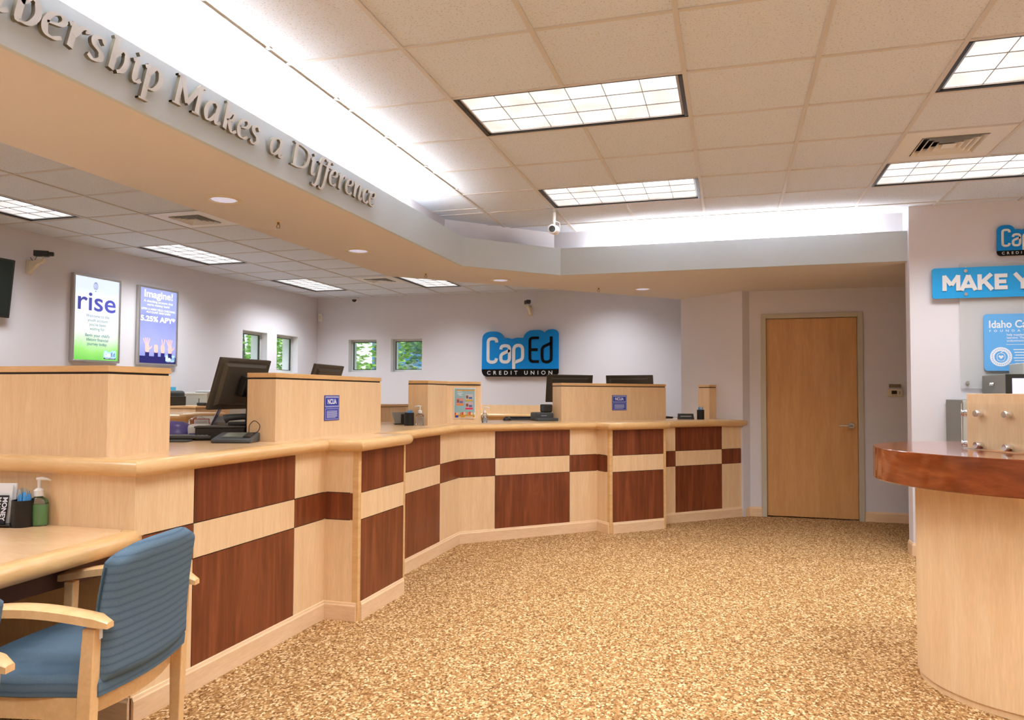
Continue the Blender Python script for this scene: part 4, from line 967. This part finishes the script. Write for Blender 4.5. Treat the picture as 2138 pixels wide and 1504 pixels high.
# brochure holder
t = thing('brochure_holder', 'brochure rack with a black MONEY MARKET leaflet at the left edge', 'holder', (-2.835, 2.35, .76), .25)
bx('base', -.16, .05, -.02, .06, 0, .012, M_CLEAR, t)
def leaf(name, x0, x1, y, h, m, tilt):
    E = tr(0, y, .012) @ Matrix.Rotation(tilt, 4, 'X'); return bx(name, x0, x1, -.006, .0, 0, h, m, t, M=E)
leaf('leaflet', -.15, .005, .0, .115, mat('money_market_black', srgb(38, 36, 40), .4), -.2)
E = tr(0, -.0075, .012) @ Matrix.Rotation(-.2, 4, 'X') @ Matrix(((0, 1, 0, -.006), (0, 0, -1, 0), (-1, 0, 0, .108), (0, 0, 0, 1)))
E = tr(0, -.0075, .012) @ Matrix.Rotation(-.2, 4, 'X') @ frame((-.014, 0, .108), (0, 0, -1), (1, 0, 0))
a = MB(); add_text(a, 'MONEY', 0, -.0, .028, .0, 0, E, bold=.0008, fit=.095); add_text(a, 'MARKET', 0, -.026, .028, .0, 0, E, bold=.0008, fit=.095); a.build('leaflet_lettering', M_PRINTW, t)
leaf('leaflet', -.15, .012, .02, .155, M_PAPER, -.12); leaf('leaflet', -.15, .02, .036, .16, M_PAPER, -.08)
t = thing('brochure_stack', 'white brochures with a red mark standing behind the pen cup', 'brochures', (-2.85, 2.415, .76), .2)
for k in range(4): bx('brochure', -.035 + k * .004, .022 + k * .003, -.014 + k * .009, -.010 + k * .009, 0, .145 - k * .003, M_PAPER, t)
bx('red_mark', .002, .024, -.0155, -.014, .085, .108, M_RED, t)

# ------------------------------------------------------------------ things on the worktop behind
def monitor(label, x, y, rz, zb, lean=17, w_=.5, h_=.305, stand=True, floor_z=ZC, sy=0.0):
    """local +y = back of monitor (towards the lobby), x across"""
    t = thing('computer_monitor', label, 'monitor', (x, y, floor_z), rz, 'black computer monitors')
    zc = zb + h_ / 2 - floor_z
    E = tr(0, 0, zc) @ Matrix.Rotation(-math.radians(lean), 4, 'X')
    b_ = MB(); b_.box(-w_ / 2, w_ / 2, -.018, 0, -h_ / 2, h_ / 2, E); b_.build('panel', M_MON, t, bev=.004)
    b_ = MB(); P_ = [(-w_ * .42, -h_ * .42), (w_ * .42, -h_ * .42), (w_ * .42, h_ * .40), (-w_ * .42, h_ * .40)]
    b_.add([(p_[0], 0, p_[1]) for p_ in P_] + [(p_[0] * .9, .014, p_[1] * .88) for p_ in P_], [(0, 1, 5, 4), (1, 2, 6, 5), (2, 3, 7, 6), (3, 0, 4, 7), (4, 5, 6, 7)], E); b_.build('rear_shell', M_MON, t)
    bx('vent_slot', -w_ * .36, w_ * .36, -.001, .0012, h_ * .425, h_ * .44, M_BLACK, t, M=E)
    bx('screen', -w_ / 2 + .012, w_ / 2 - .012, -.0195, -.018, -h_ / 2 + .012, h_ / 2 - .012, mat('screen_dark', (.02, .02, .025), .15), t, M=E)
    bx('mount', -.05, .05, .02, .06, -.06, .06, M_BLACK, t, bev=.004, M=E)
    b_ = MB(); b_.tube([(0, .05, zc), (0, .075, zc - .08), (0, .07, zc - .2), (0, .05, .02)], [.03, .032, .03, .03], 12); b_.build('neck', M_BLACK, t, smooth=True)
    bx('foot', -.12, .12, -.1, .1, 0, .018, M_BLACK, t, bev=.006)
    b_ = MB(); b_.tube([(.03, .06, zc - .03), (.06, .1, zc - .12), (.03, .11, zc - .2), (.01, .08, zc - .26)], .004, 6); b_.build('cable', M_BLACK, t, smooth=True)
    return t
monitor('black monitor seen from behind, largest, left of the near signed divider', -2.745, 3.745, math.radians(-90 + 0), 1.205, w_=.465)
monitor('black monitor peeking over the near signed divider', -2.86, 4.88, math.radians(-90 + 6), 1.215)
monitor('black monitor peeking over the left end of the far signed divider', -1.66, 7.86, math.radians(180 + 23), 1.215)
monitor('black monitor peeking over the middle of the far signed divider', -1.06, 8.20, math.radians(180 - 10), 1.215, w_=.53, lean=10)

def terminal(label, x, y, z, rz, s=1.0):
    t = thing('payment_terminal', label, 'card terminal', (x, y, z), rz, 'payment terminals')
    b_ = MB(); W_, D_ = .105 * s, .085 * s
    b_.add([(-W_, -D_, 0), (W_, -D_, 0), (W_, D_, 0), (-W_, D_, 0), (-W_, -D_, .022 * s), (W_, -D_, .022 * s), (W_, D_, .052 * s), (-W_, D_, .052 * s)], [(0, 3, 2, 1), (4, 5, 6, 7), (0, 1, 5, 4), (1, 2, 6, 5), (2, 3, 7, 6), (3, 0, 4, 7)])
    b_.build('body', M_DGREY, t, bev=.008)
    E = tr(0, 0, .038 * s) @ Matrix.Rotation(math.atan2(.03, .17), 4, 'X')
    bx('signature_pad', -.06 * s, .045 * s, -.045 * s, .055 * s, .0, .003, mat('pad_glass', srgb(120, 124, 110), .15), t, M=E)
    bx('key_row', .055 * s, .09 * s, -.05 * s, .05 * s, .0, .004, M_BLACK, t, M=E)
    b_ = MB(); b_.tube(cr([(.05 * s, .06 * s, .05 * s), (.05 * s, .07 * s, .09 * s), (.08 * s, .06 * s, .115 * s), (.115 * s, .04 * s, .09 * s), (.105 * s, .03 * s, .055 * s), (.05, .05, .045 * s)], 6), .0022, 6); b_.build('stylus_cord', M_BLACK, t, smooth=True)
    return t
terminal('dark signature terminal with looped cord, in front of the big monitor', -2.575, 3.475, ZC, math.radians(18), 1.0)
t = thing('tray_box', 'black box behind the near terminal under the big monitor', 'box', (-2.79, 3.63, ZC), math.radians(30))
bx('body', -.13, .13, -.05, .10, 0, .07, M_BLACK, t, bev=.004); bx('lid', -.135, .135, -.055, .105, .07, .08, mat('dark_lid', srgb(70, 66, 58), .4), t, bev=.003)
t = thing('telephone', 'dark handset on the black box beside the monitor stand', 'telephone', (-2.78, 3.72, ZC + .08), math.radians(30))
bx('base', -.02, .14, -.05, .06, 0, .02, M_BLACK, t, bev=.005)
MB().tube([(-.045, 0, .035), (-.02, 0, .045), (.06, 0, .05), (.12, 0, .04)], [.028, .02, .018, .024], 12).build('handset', M_DGREY, t, smooth=True)
t = thing('paper_printer', 'pale grey printer with curved paper cover behind the black box', 'printer', (-3.02, 3.98, ZC), math.radians(48))
b_ = MB(); b_.prism([(-.1, 0), (.1, 0), (.1, .06), (.07, .1), (0, .125), (-.06, .125), (-.1, .09)], -.17, .17, Matrix(((0, 0, 1, 0), (1, 0, 0, 0), (0, 1, 0, 0), (0, 0, 0, 1)))); b_.build('body', M_LGREY, t, bev=.004)
bx('paper_tray', -.14, .14, -.14, -.09, .015, .03, M_PAPER, t)
t = thing('card_sign', 'small white card with a red border on the worktop', 'card', (-3.02, 3.75, ZC + .062), math.radians(35))
bx('card', -.045, .045, 0, .003, 0, .052, M_PAPER, t); b_ = MB()
for a_, b2, c_, d_ in ((-.045, .045, 0, .004), (-.045, .045, .048, .052), (-.045, -.041, 0, .052), (.041, .045, 0, .052)): b_.box(a_, b2, -.001, 0, c_, d_)
b_.build('red_border', M_RED, t); b_ = MB()
for k in range(4): b_.box(-.03, .03, -.001, 0, .012 + k * .008, .014 + k * .008)
b_.build('print', M_GREY, t); bx('stand', -.01, .01, .003, .03, -.062, .0, M_CLEAR, t)
t = thing('check_scanner', 'purple and white cheque scanner just right of the left divider', 'scanner', (-3.095, 3.60, ZC), math.radians(30))
b_ = MB(); b_.lathe([(0, .105), (.06, .10), (.105, .075), (.125, .03), (.128, 0.0)], 28, sy=.75); b_.build('cover', M_PURPLE, t, smooth=True)
bx('side_unit', .09, .2, -.07, .06, 0, .085, M_WHITE, t, bev=.015); bx('blue_strip', .1, .19, -.0715, -.07, .015, .035, M_NCUA, t)
t = thing('card_display', 'tall navy card standing on the worktop right of the scanner', 'card', (-3.06, 3.86, ZC), math.radians(30))
E = Matrix.Rotation(.42, 4, 'Y'); bx('card', -.004, .0, -.10, .02, 0, .25, M_NAVY, t, M=E); bx('white_edge', -.008, -.004, -.10, .02, 0, .25, M_PAPER, t, M=E)
t = thing('keyboard', 'grey keyboard tray in front of the purple scanner', 'keyboard', (-2.93, 3.53, ZC), math.radians(28))
bx('deck', -.2, .13, -.05, .05, .012, .028, M_DGREY, t, bev=.005); bx('foot', -.18, .11, .02, .045, 0, .014, M_BLACK, t); b_ = MB()
for i in range(14):
    for j in range(4): b_.box(-.19 + i * .022, -.173 + i * .022, -.042 + j * .021, -.026 + j * .021, .028, .032)
b_.build('keys', M_GREY, t)
t = thing('desk_pad', 'thin dark pad lying at the worktop beside the left divider', 'pad', (-2.93, 3.40, ZC), math.radians(20))
bx('pad', -.12, .10, -.05, .04, 0, .010, M_DGREY, t, bev=.003)
def keyboard(label, x, y, rz, w_=.4):
    t = thing('keyboard', label, 'keyboard', (x, y, ZC), rz, 'keyboards on the worktop')
    b_ = MB(); b_.prism([(-.075, 0), (.075, 0), (.075, .026), (-.075, .014)], -w_ / 2, w_ / 2, Matrix(((0, 0, 1, 0), (1, 0, 0, 0), (0, 1, 0, 0), (0, 0, 0, 1)))); b_.build('deck', M_DGREY, t, bev=.004)
    b_ = MB()
    for i in range(16):
        for j in range(5): b_.box(-w_ / 2 + .012 + i * (w_ - .02) / 16, -w_ / 2 + .012 + (i + .8) * (w_ - .02) / 16, -.062 + j * .026, -.042 + j * .026, .018 + j * .002, .024 + j * .0024)
    b_.build('keys', M_BLACK, t); return t
keyboard('dark keyboard emerging at the right end of the near signed divider', -2.68, 4.98, math.radians(90), .4)
keyboard('dark keyboard on the worktop left of the far scanner', -2.07, 7.46, math.radians(40), .36)
t = thing('computer_mouse', 'dark mouse on the worktop right of the small gel bottle', 'mouse', (-2.17, 7.25, ZC), math.radians(60))
MB().lathe([(0, .036), (.018, .033), (.030, .02), (.034, .006), (.033, 0)], 24, sx=1.5).build('shell', M_BLACK, t, smooth=True)
bx('wheel', .018, .03, -.004, .004, .026, .037, M_GREY, t)
t = thing('receipt_printer', 'black stepped receipt printer beside the far signed divider', 'printer', (-1.80, 7.30, ZC), math.radians(40))
bx('body', -.09, .10, -.02, .14, 0, .085, M_DGREY, t, bev=.015); bx('tower', .01, .10, .0, .12, .085, .165, M_BLACK, t, bev=.012); bx('tray', -.11, .12, -.10, -.02, 0, .030, M_DGREY, t, bev=.006); bx('slot', -.04, .02, -.021, -.019, .05, .054, M_PAPER, t)
t = thing('desk_organizer', 'grey and black tapered desk organizer left of the middle pen cup', 'organizer', (-2.76, 5.97, ZC), math.radians(30))
b_ = MB(); b_.add([(-.045, -.04, .01), (.045, -.04, .01), (.045, .04, .01), (-.045, .04, .01), (-.07, -.05, .105), (.05, -.05, .105), (.05, .05, .105), (-.07, .05, .105)], [(0, 3, 2, 1), (4, 5, 6, 7), (0, 1, 5, 4), (1, 2, 6, 5), (2, 3, 7, 6), (3, 0, 4, 7)]); b_.build('bin', M_GREY, t)
bx('base', -.05, .06, -.05, .05, 0, .01, M_BLACK, t); bx('black_insert', .005, .05, -.053, -.04, .012, .09, M_BLACK, t)
t = thing('name_plate', 'black name plate with pale lettering left of the far pen cup', 'name plate', (-.47, 8.36, ZC), math.radians(20))
b_ = MB(); b_.add([(-.085, -.03, 0), (.085, -.03, 0), (.085, .03, 0), (-.085, .03, 0), (-.09, -.012, .062), (.08, -.012, .062), (.08, .0, .062), (-.09, .0, .062)], [(0, 3, 2, 1), (4, 5, 6, 7), (0, 1, 5, 4), (1, 2, 6, 5), (2, 3, 7, 6), (3, 0, 4, 7)]); b_.build('block', M_BLACK, t)
bx('lettering_line', -.068, .055, -.0225, -.0205, .03, .037, M_LGREY, t)
t = thing('desk_phone', 'low black device with a curled cable at the right end of the far signed divider', 'device', (-.73, 8.60, ZC), math.radians(30))
bx('body', -.1, .1, -.04, .05, 0, .02, M_BLACK, t, bev=.004); MB().tube([(-.05, 0, .02), (-.06, .0, .06), (-.03, 0, .08), (.0, -.01, .03), (.06, -.03, .02), (.13, -.06, .012), (.17, -.07, .008)], .0025, 6).build('cable', M_BLACK, t, smooth=True)

# ------------------------------------------------------------------ teller area furniture behind the counter
def cabinet(name, label, x0, x1, y0, y1, h, m, mcap=None, cat='cabinet', rows=0, cols=1):
    t = thing(name, label, cat, ((x0 + x1) / 2, (y0 + y1) / 2, 0)); a, b = (x1 - x0) / 2, (y1 - y0) / 2
    bx('carcass', -a, a, -b, b, 0, h - .03, m, t); bx('top', -a - .012, a + .012, -b - .012, b + .012, h - .025, h, mcap or m, t, bev=.005); bx('reveal', -a + .005, a - .005, -b + .005, b - .005, h - .03, h - .025, M_GAP, t)
    for i in range(cols):
        for j in range(rows):
            z0 = .08 + j * (h - .14) / rows; z1 = .08 + (j + 1) * (h - .14) / rows - .008
            w_ = 2 * a / cols; d_ = bx('drawer', -a + i * w_ + .005, -a + (i + 1) * w_ - .005, -b - .016, -b, z0, z1, m, t, bev=.002)
            bx('handle', -a + (i + .35) * w_, -a + (i + .65) * w_, -b - .028, -b - .016, z1 - .035, z1 - .025, M_ALU, d_)
    return t
cabinet('wooden_cabinet', 'maple drawer cabinet against the left wall behind the counter', -6.55, -5.35, 6.55, 7.1, 1.165, M_MAPLE, M_NOSE, rows=3, cols=3)
cabinet('filing_cabinet', 'pale grey filing cabinet beside the maple drawers, the narrower one', -6.20, -6.08, 7.45, 8.0, 1.31, M_LGREY, rows=4)
cabinet('filing_cabinet', 'pale grey filing cabinet partly behind the big monitor, the taller one', -6.05, -5.68, 7.42, 8.0, 1.33, M_LGREY, rows=4)
t = thing('office_printer', 'black printer standing on the maple drawer cabinet', 'printer', (-5.98, 6.82, 1.165)); bx('body', -.26, .13, -.18, .18, 0, .165, M_DGREY, t, bev=.03); bx('front_bezel', -.12, .05, -.183, -.178, .02, .12, M_GREY, t); bx('side_tray', .13, .2, -.14, .1, 0, .10, M_BLACK, t, bev=.004)
t = thing('stapler', 'small black desk tool on the maple drawer cabinet', 'stapler', (-5.47, 6.80, 1.165)); bx('body', -.06, .05, -.02, .02, 0, .035, M_BLACK, t, bev=.01); bx('arm', -.045, -.04, -.003, .003, .03, .08, M_BLACKM, t)
t = thing('cubicle_panel', 'low pale grey partition panel behind the printer', 'partition', (-6.0, 7.25, 0)); bx('panel', -.55, .25, -.02, .02, 0, 1.29, M_LGREY, t, bev=.004); bx('rail', -.56, .26, -.025, .025, 1.29, 1.305, M_WHITE, t)
t = thing('blue_note', 'small blue square note stuck on the left wall above the printer', 'note', (XL, 7.66, 1.335)); bx('paper', 0, .004, -.055, .055, -.04, .04, mat('cyan_note', srgb(80, 180, 216), .6), t)
t = thing('back_counter', 'maple back counter with raised ledge below the wall logo', 'counter', (-2.55, 10.5, 0))
bx('base', -1.25, 1.25, .0, .48, 0, .97, M_MAPLE, t); b_ = MB(); b_.sweep([(-1.3, 0.0), (1.3, 0.0)], [(o_, z_ - .02) for o_, z_ in NP]); b_.build('nosing', M_NOSE, t, smooth=True); bx('top', -1.3, 1.3, .0, .48, .98, 1.02, M_MAPLEH, t)
MB().prism([(-1.22, 1.02), (1.25, 1.02), (1.25, 1.14), (-1.12, 1.14), (-1.19, 1.12)], -.3, -.26, Matrix(((1, 0, 0, 0), (0, 0, -1, 0), (0, 1, 0, 0), (0, 0, 0, 1)))).build('back_ledge', M_MAPLE, t)
cabinet('low_cabinet', 'low maple cabinet visible between the near signed divider and pen cup', -4.15, -3.50, 7.32, 7.85, 1.19, M_MAPLE, M_NOSE)
t = thing('side_counter', 'rounded maple counter end in front of the drawer cabinet', 'counter', (-4.74, 5.6, 0))
bx('base', -.6, .03, 0.05, .5, 0, 1.05, M_MAPLE, t); b_ = MB(); b_.sweep([(-.7, 0.0), (0.02, 0.0), (.05, .012), (.06, .04), (.06, .5)], [(o_, z_ + .08) for o_, z_ in NP]); b_.build('nosing', M_NOSE, t, smooth=True); bx('top', -.7, .05, .0, .5, 1.08, 1.12, M_MAPLEH, t)
t = thing('wire_basket', 'clear arched letter tray on the worktop by the scanner', 'tray', (-3.07, 3.78, ZC + .0), math.radians(30)); 
for k in range(2): MB().tube([(-.06, .02 * k, 0), (-.05, .02 * k, .1), (-.02, .02 * k, .125), (.02, .02 * k, .125), (.06, .02 * k, .10), (.09, .02 * k, .0)], .003, 6).build('hoop', M_CLEAR, t, smooth=True)

# ------------------------------------------------------------------ chairs
def chair(label, x, y, rz):
    """local +y faces forward, seat centre at origin"""
    t = thing('armchair', label, 'chair', (x, y, 0), rz, 'blue armchairs at the lower desk')
    # seat cushion with domed, rounded shape
    b_ = MB(); nx, ny = 12, 12; vs = []; fs = []
    def sx(u, v): # rounded rectangle mapping
        return u * .262 * (1 - .05 * max(0, -v)), v * .245 + .012 * (1 - u * u) * (1 if v > 0 else -1.8) * abs(v)
    for z_, k_ in ((.415, .955), (.422, 1.0), (.455, 1.01), (.474, .985), (.482, .93)):
        for i in range(40):
            a = 2 * PI * i / 40; c_, s_ = math.cos(a), math.sin(a); q_ = 1 / max(abs(c_), abs(s_)); q_ = 1 + (q_ - 1) * .86
            X_, Y_ = sx(c_ * q_, s_ * q_); vs.append((X_ * k_, Y_ * k_, z_))
    vs.append((0, 0, .492)); vs.append((0, 0, .415))
    for j in range(4):
        for i in range(40): fs.append((j * 40 + i, j * 40 + (i + 1) % 40, (j + 1) * 40 + (i + 1) % 40, (j + 1) * 40 + i))
    for i in range(40): fs.append((160 + i, 160 + (i + 1) % 40, 200)); fs.append(((i + 1) % 40, i, 201))
    b_.add(vs, fs); b_.build('seat', M_BLUE, t, smooth=True)
    # back cushion : curved, slightly leaning
    b_ = MB(); NU, NV = 44, 30
    def bk(u, v, side):
        hw = .236 * (1 - .05 * (1 - v) * 0 - .04 * v); X_ = u * hw
        zt = .855 - .035 * abs(u) ** 5 - .01 * u * u ; zb_ = .452 + .012 * u * u
        Z_ = zb_ + (zt - zb_) * v
        Y_ = -.232 - .030 * (1 - u * u) - .035 * (v ** 2) + .012
        e = min(1, (1 - abs(u)) / .12, (1 - v) / .10, v / .08 + .2); th = .030 * math.sqrt(max(0, 1 - (1 - max(0, e)) ** 2)) + .002
        return (X_, Y_ + (th if side else -th), Z_)
    vs = []; fs = []
    for side in (0, 1):
        for j in range(NV + 1):
            for i in range(NU + 1): vs.append(bk(-1 + 2 * i / NU, j / NV, side))
    S_ = (NU + 1) * (NV + 1)
    for j in range(NV):
        for i in range(NU):
            a = j * (NU + 1) + i; q_ = (a, a + 1, a + NU + 2, a + NU + 1); fs.append(q_); fs.append(tuple(S_ + k for k in q_[::-1]))
    rim = [i for i in range(NU + 1)] + [(j + 1) * (NU + 1) - 1 for j in range(1, NV + 1)] + [NV * (NU + 1) + i for i in range(NU - 1, -1, -1)] + [j * (NU + 1) for j in range(NV - 1, 0, -1)]
    for a, c_ in zip(rim, rim[1:] + rim[:1]): fs.append((a, a + S_, c_ + S_, c_))
    b_.add(vs, fs); bo = b_.build('backrest', M_BLUE, t, smooth=True)
    b2 = MB(); b2.tube([Vector(bk(-1, .05 + .9 * k / 12, 0)) + Vector((-.001, .012, 0)) for k in range(13)], .003, 6); b2.build('seam', mat('dark_teal_piping', srgb(44, 70, 84), .8), bo, smooth=True)
    # frame
    ap = MB(); ap.box(-.25, -.225, -.2, .215, .355, .42); ap.box(.225, .25, -.2, .215, .355, .42); ap.box(-.25, .25, .19, .215, .355, .42)
    for k in range(8):
        u0, u1 = -1 + k / 4, -1 + (k + 1) / 4; f_ = lambda u: -.19 - .045 * (1 - u * u)
        ap.add([(u0 * .24, f_(u0), .36), (u1 * .24, f_(u1), .36), (u1 * .24, f_(u1) + .022, .36), (u0 * .24, f_(u0) + .022, .36), (u0 * .24, f_(u0), .42), (u1 * .24, f_(u1), .42), (u1 * .24, f_(u1) + .022, .42), (u0 * .24, f_(u0) + .022, .42)], [(0, 3, 2, 1), (4, 5, 6, 7), (0, 1, 5, 4), (2, 3, 7, 6), (1, 2, 6, 5), (3, 0, 4, 7)])
    ap.build('seat_frame', M_CHAIRW, t)
    for s_ in (-1, 1):
        lg = MB(); x0 = s_ * .25; lg.add([(x0 - .016, -.222, 0), (x0 + .016, -.222, 0), (x0 + .016, -.192, 0), (x0 - .016, -.192, 0), (x0 - .02, -.232, .4), (x0 + .02, -.232, .4), (x0 + .02, -.188, .4), (x0 - .02, -.188, .4), (x0 - .017, -.238, .625), (x0 + .017, -.238, .625), (x0 + .017, -.2, .625), (x0 - .017, -.2, .625)], [(0, 3, 2, 1), (0, 1, 5, 4), (1, 2, 6, 5), (2, 3, 7, 6), (3, 0, 4, 7), (4, 5, 9, 8), (5, 6, 10, 9), (6, 7, 11, 10), (7, 4, 8, 11), (8, 9, 10, 11)]); lgo = lg.build('leg', M_CHAIRW, t, bev=.003)
        if s_ < 0: bx('tag', x0 + .004, x0 + .019, -.2395, -.2375, .59, .63, M_PAPER, lgo)
        lg = MB(); lg.add([(x0 - .016, .195, 0), (x0 + .016, .195, 0), (x0 + .016, .222, 0), (x0 - .016, .222, 0), (x0 - .018, .18, .625), (x0 + .018, .18, .625), (x0 + .018, .215, .625), (x0 - .018, .215, .625)], [(0, 3, 2, 1), (4, 5, 6, 7), (0, 1, 5, 4), (1, 2, 6, 5), (2, 3, 7, 6), (3, 0, 4, 7)]); lg.build('leg', M_CHAIRW, t, bev=.003)
        # curved arm
        ar = MB(); n_ = 16; vs = []; fs = []
        for k in range(n_ + 1):
            u = k / n_; Y_ = -.275 + .53 * u; Z_ = .626 + .032 * math.sin(PI * min(1, u * 1.05)) ; wd = .026 + .006 * math.sin(PI * u); bow = .012 * math.sin(PI * u) * s_
            if k in (0, n_): wd *= .6
            th_ = .030 if 0 < k < n_ else .018
            vs += [(x0 + bow - wd, Y_, Z_), (x0 + bow + wd, Y_, Z_), (x0 + bow + wd, Y_, Z_ + th_ * .8), (x0 + bow + wd * .7, Y_, Z_ + th_), (x0 + bow - wd * .7, Y_, Z_ + th_), (x0 + bow - wd, Y_, Z_ + th_ * .8)]
        for k in range(n_):
            for j in range(6): fs.append((k * 6 + j, k * 6 + (j + 1) % 6, (k + 1) * 6 + (j + 1) % 6, (k + 1) * 6 + j))
        fs += [tuple(range(5, -1, -1)), tuple(n_ * 6 + j for j in range(6))]
        ar.add(vs, fs); ar.build('armrest', M_CHAIRW, t, smooth=True)
    return t
chair('blue fabric armchair with beech frame, the whole one facing the lower desk', -2.05, 1.968, math.radians(101.5))
chair('blue fabric armchair, only an arm end and back edge at the left border', -1.91, 1.13, math.radians(101.5))

# ------------------------------------------------------------------ round kiosk
kc = (1.31, 3.92)
t = thing('round_kiosk', 'round check-writing stand with glossy cherry top and maple drum', 'stand', (kc[0], kc[1], 0))
MB().lathe([(.462, 0), (.462, .03), (.47, .031), (.47, .915), (0, .915)], 96).build('drum', M_MAPLE, t, smooth=True)
MB().lathe([(.3, .915), (.645, .915), (.65, .92), (.65, 1.063), (.648, 1.065), (0, 1.065)], 128).build('top', M_CHERRYH, t, smooth=True)
# screen panel stand on kiosk
P0 = Vector((1.053, 3.926)); dd = Vector((1.189 - 1.053, 3.647 - 3.926)).normalized(); ang = math.atan2(dd.y, dd.x)
t = thing('brochure_stand', 'maple panel display with chrome standoffs on the round kiosk', 'display', (P0.x, P0.y, 1.065), ang)
bx('front_panel', 0, .46, 0, .018, .004, .255, M_MAPLE, t, bev=.001)
bx('side_panel', .002, .018, .018, .30, .004, .22, M_MAPLE, t)
bx('back_panel', 0.018, .46, .28, .30, .004, .2, M_MAPLE, t)
bx('acrylic_front', -.01, .47, -.022, -.018, .004, .21, M_ACRY, t); bx('acrylic_side', -.026, -.022, .0, .32, .004, .21, M_ACRY, t)
def stdo(M_): MB().lathe([(0, .036), (.0135, .036), (.0155, .033), (.0155, 0.0)], 24, M_).build('standoff', M_CHROME, t, smooth=True)
for x in (.085, .245, .405):
    for z in (.022, .165): stdo(tr(x, 0, z) @ Matrix.Rotation(PI / 2, 4, 'X'))
for y in (.016, .26):
    for z in (.022, .165): stdo(tr(0.012, y, z) @ Matrix.Rotation(-PI / 2, 4, 'Y') @ Matrix.Scale(1.5, 4, (0, 0, 1)))

# ------------------------------------------------------------------ coin machine behind kiosk
t = thing('coin_machine', 'grey coin machine with a screen standing against the sign wall', 'machine', (1.678, 6.82, 0))
bx('cabinet', 0, 1.0, -.44, 0, 0, 1.28, M_MACH, t, bev=.004); bx('front_door', .004, .996, -.452, -.44, .03, 1.275, M_MACHL, t, bev=.003)
bx('screen_housing', .257, 1.0, -.54, -.02, 1.28, 1.472, M_MACH, t, bev=.004); bx('screen_bezel', .26, .998, -.548, -.54, 1.285, 1.47, M_BLACK, t)
bx('screen', .30, .95, -.551, -.548, 1.30, 1.44, mat('screen_lilac', srgb(196, 200, 236), .3, emit=srgb(196, 200, 236), es=.5), t)
bx('screen_green_part', .38, .45, -.5515, -.551, 1.30, 1.44, mat('screen_green', srgb(130, 180, 140), .3, emit=srgb(130, 180, 140), es=.4), t)
for k in (-.30, -.26): MB().lathe([(0, .02), (.012, .017), (.015, .008), (.010, 0)], 16, tr(.257, k, 1.40) @ Matrix.Rotation(-PI / 2, 4, 'Y')).build('knob', M_CHROME, t, smooth=True)
bx('top_unit', .42, .9, -.4, -.1, 1.472, 1.56, M_MACHL, t, bev=.006)
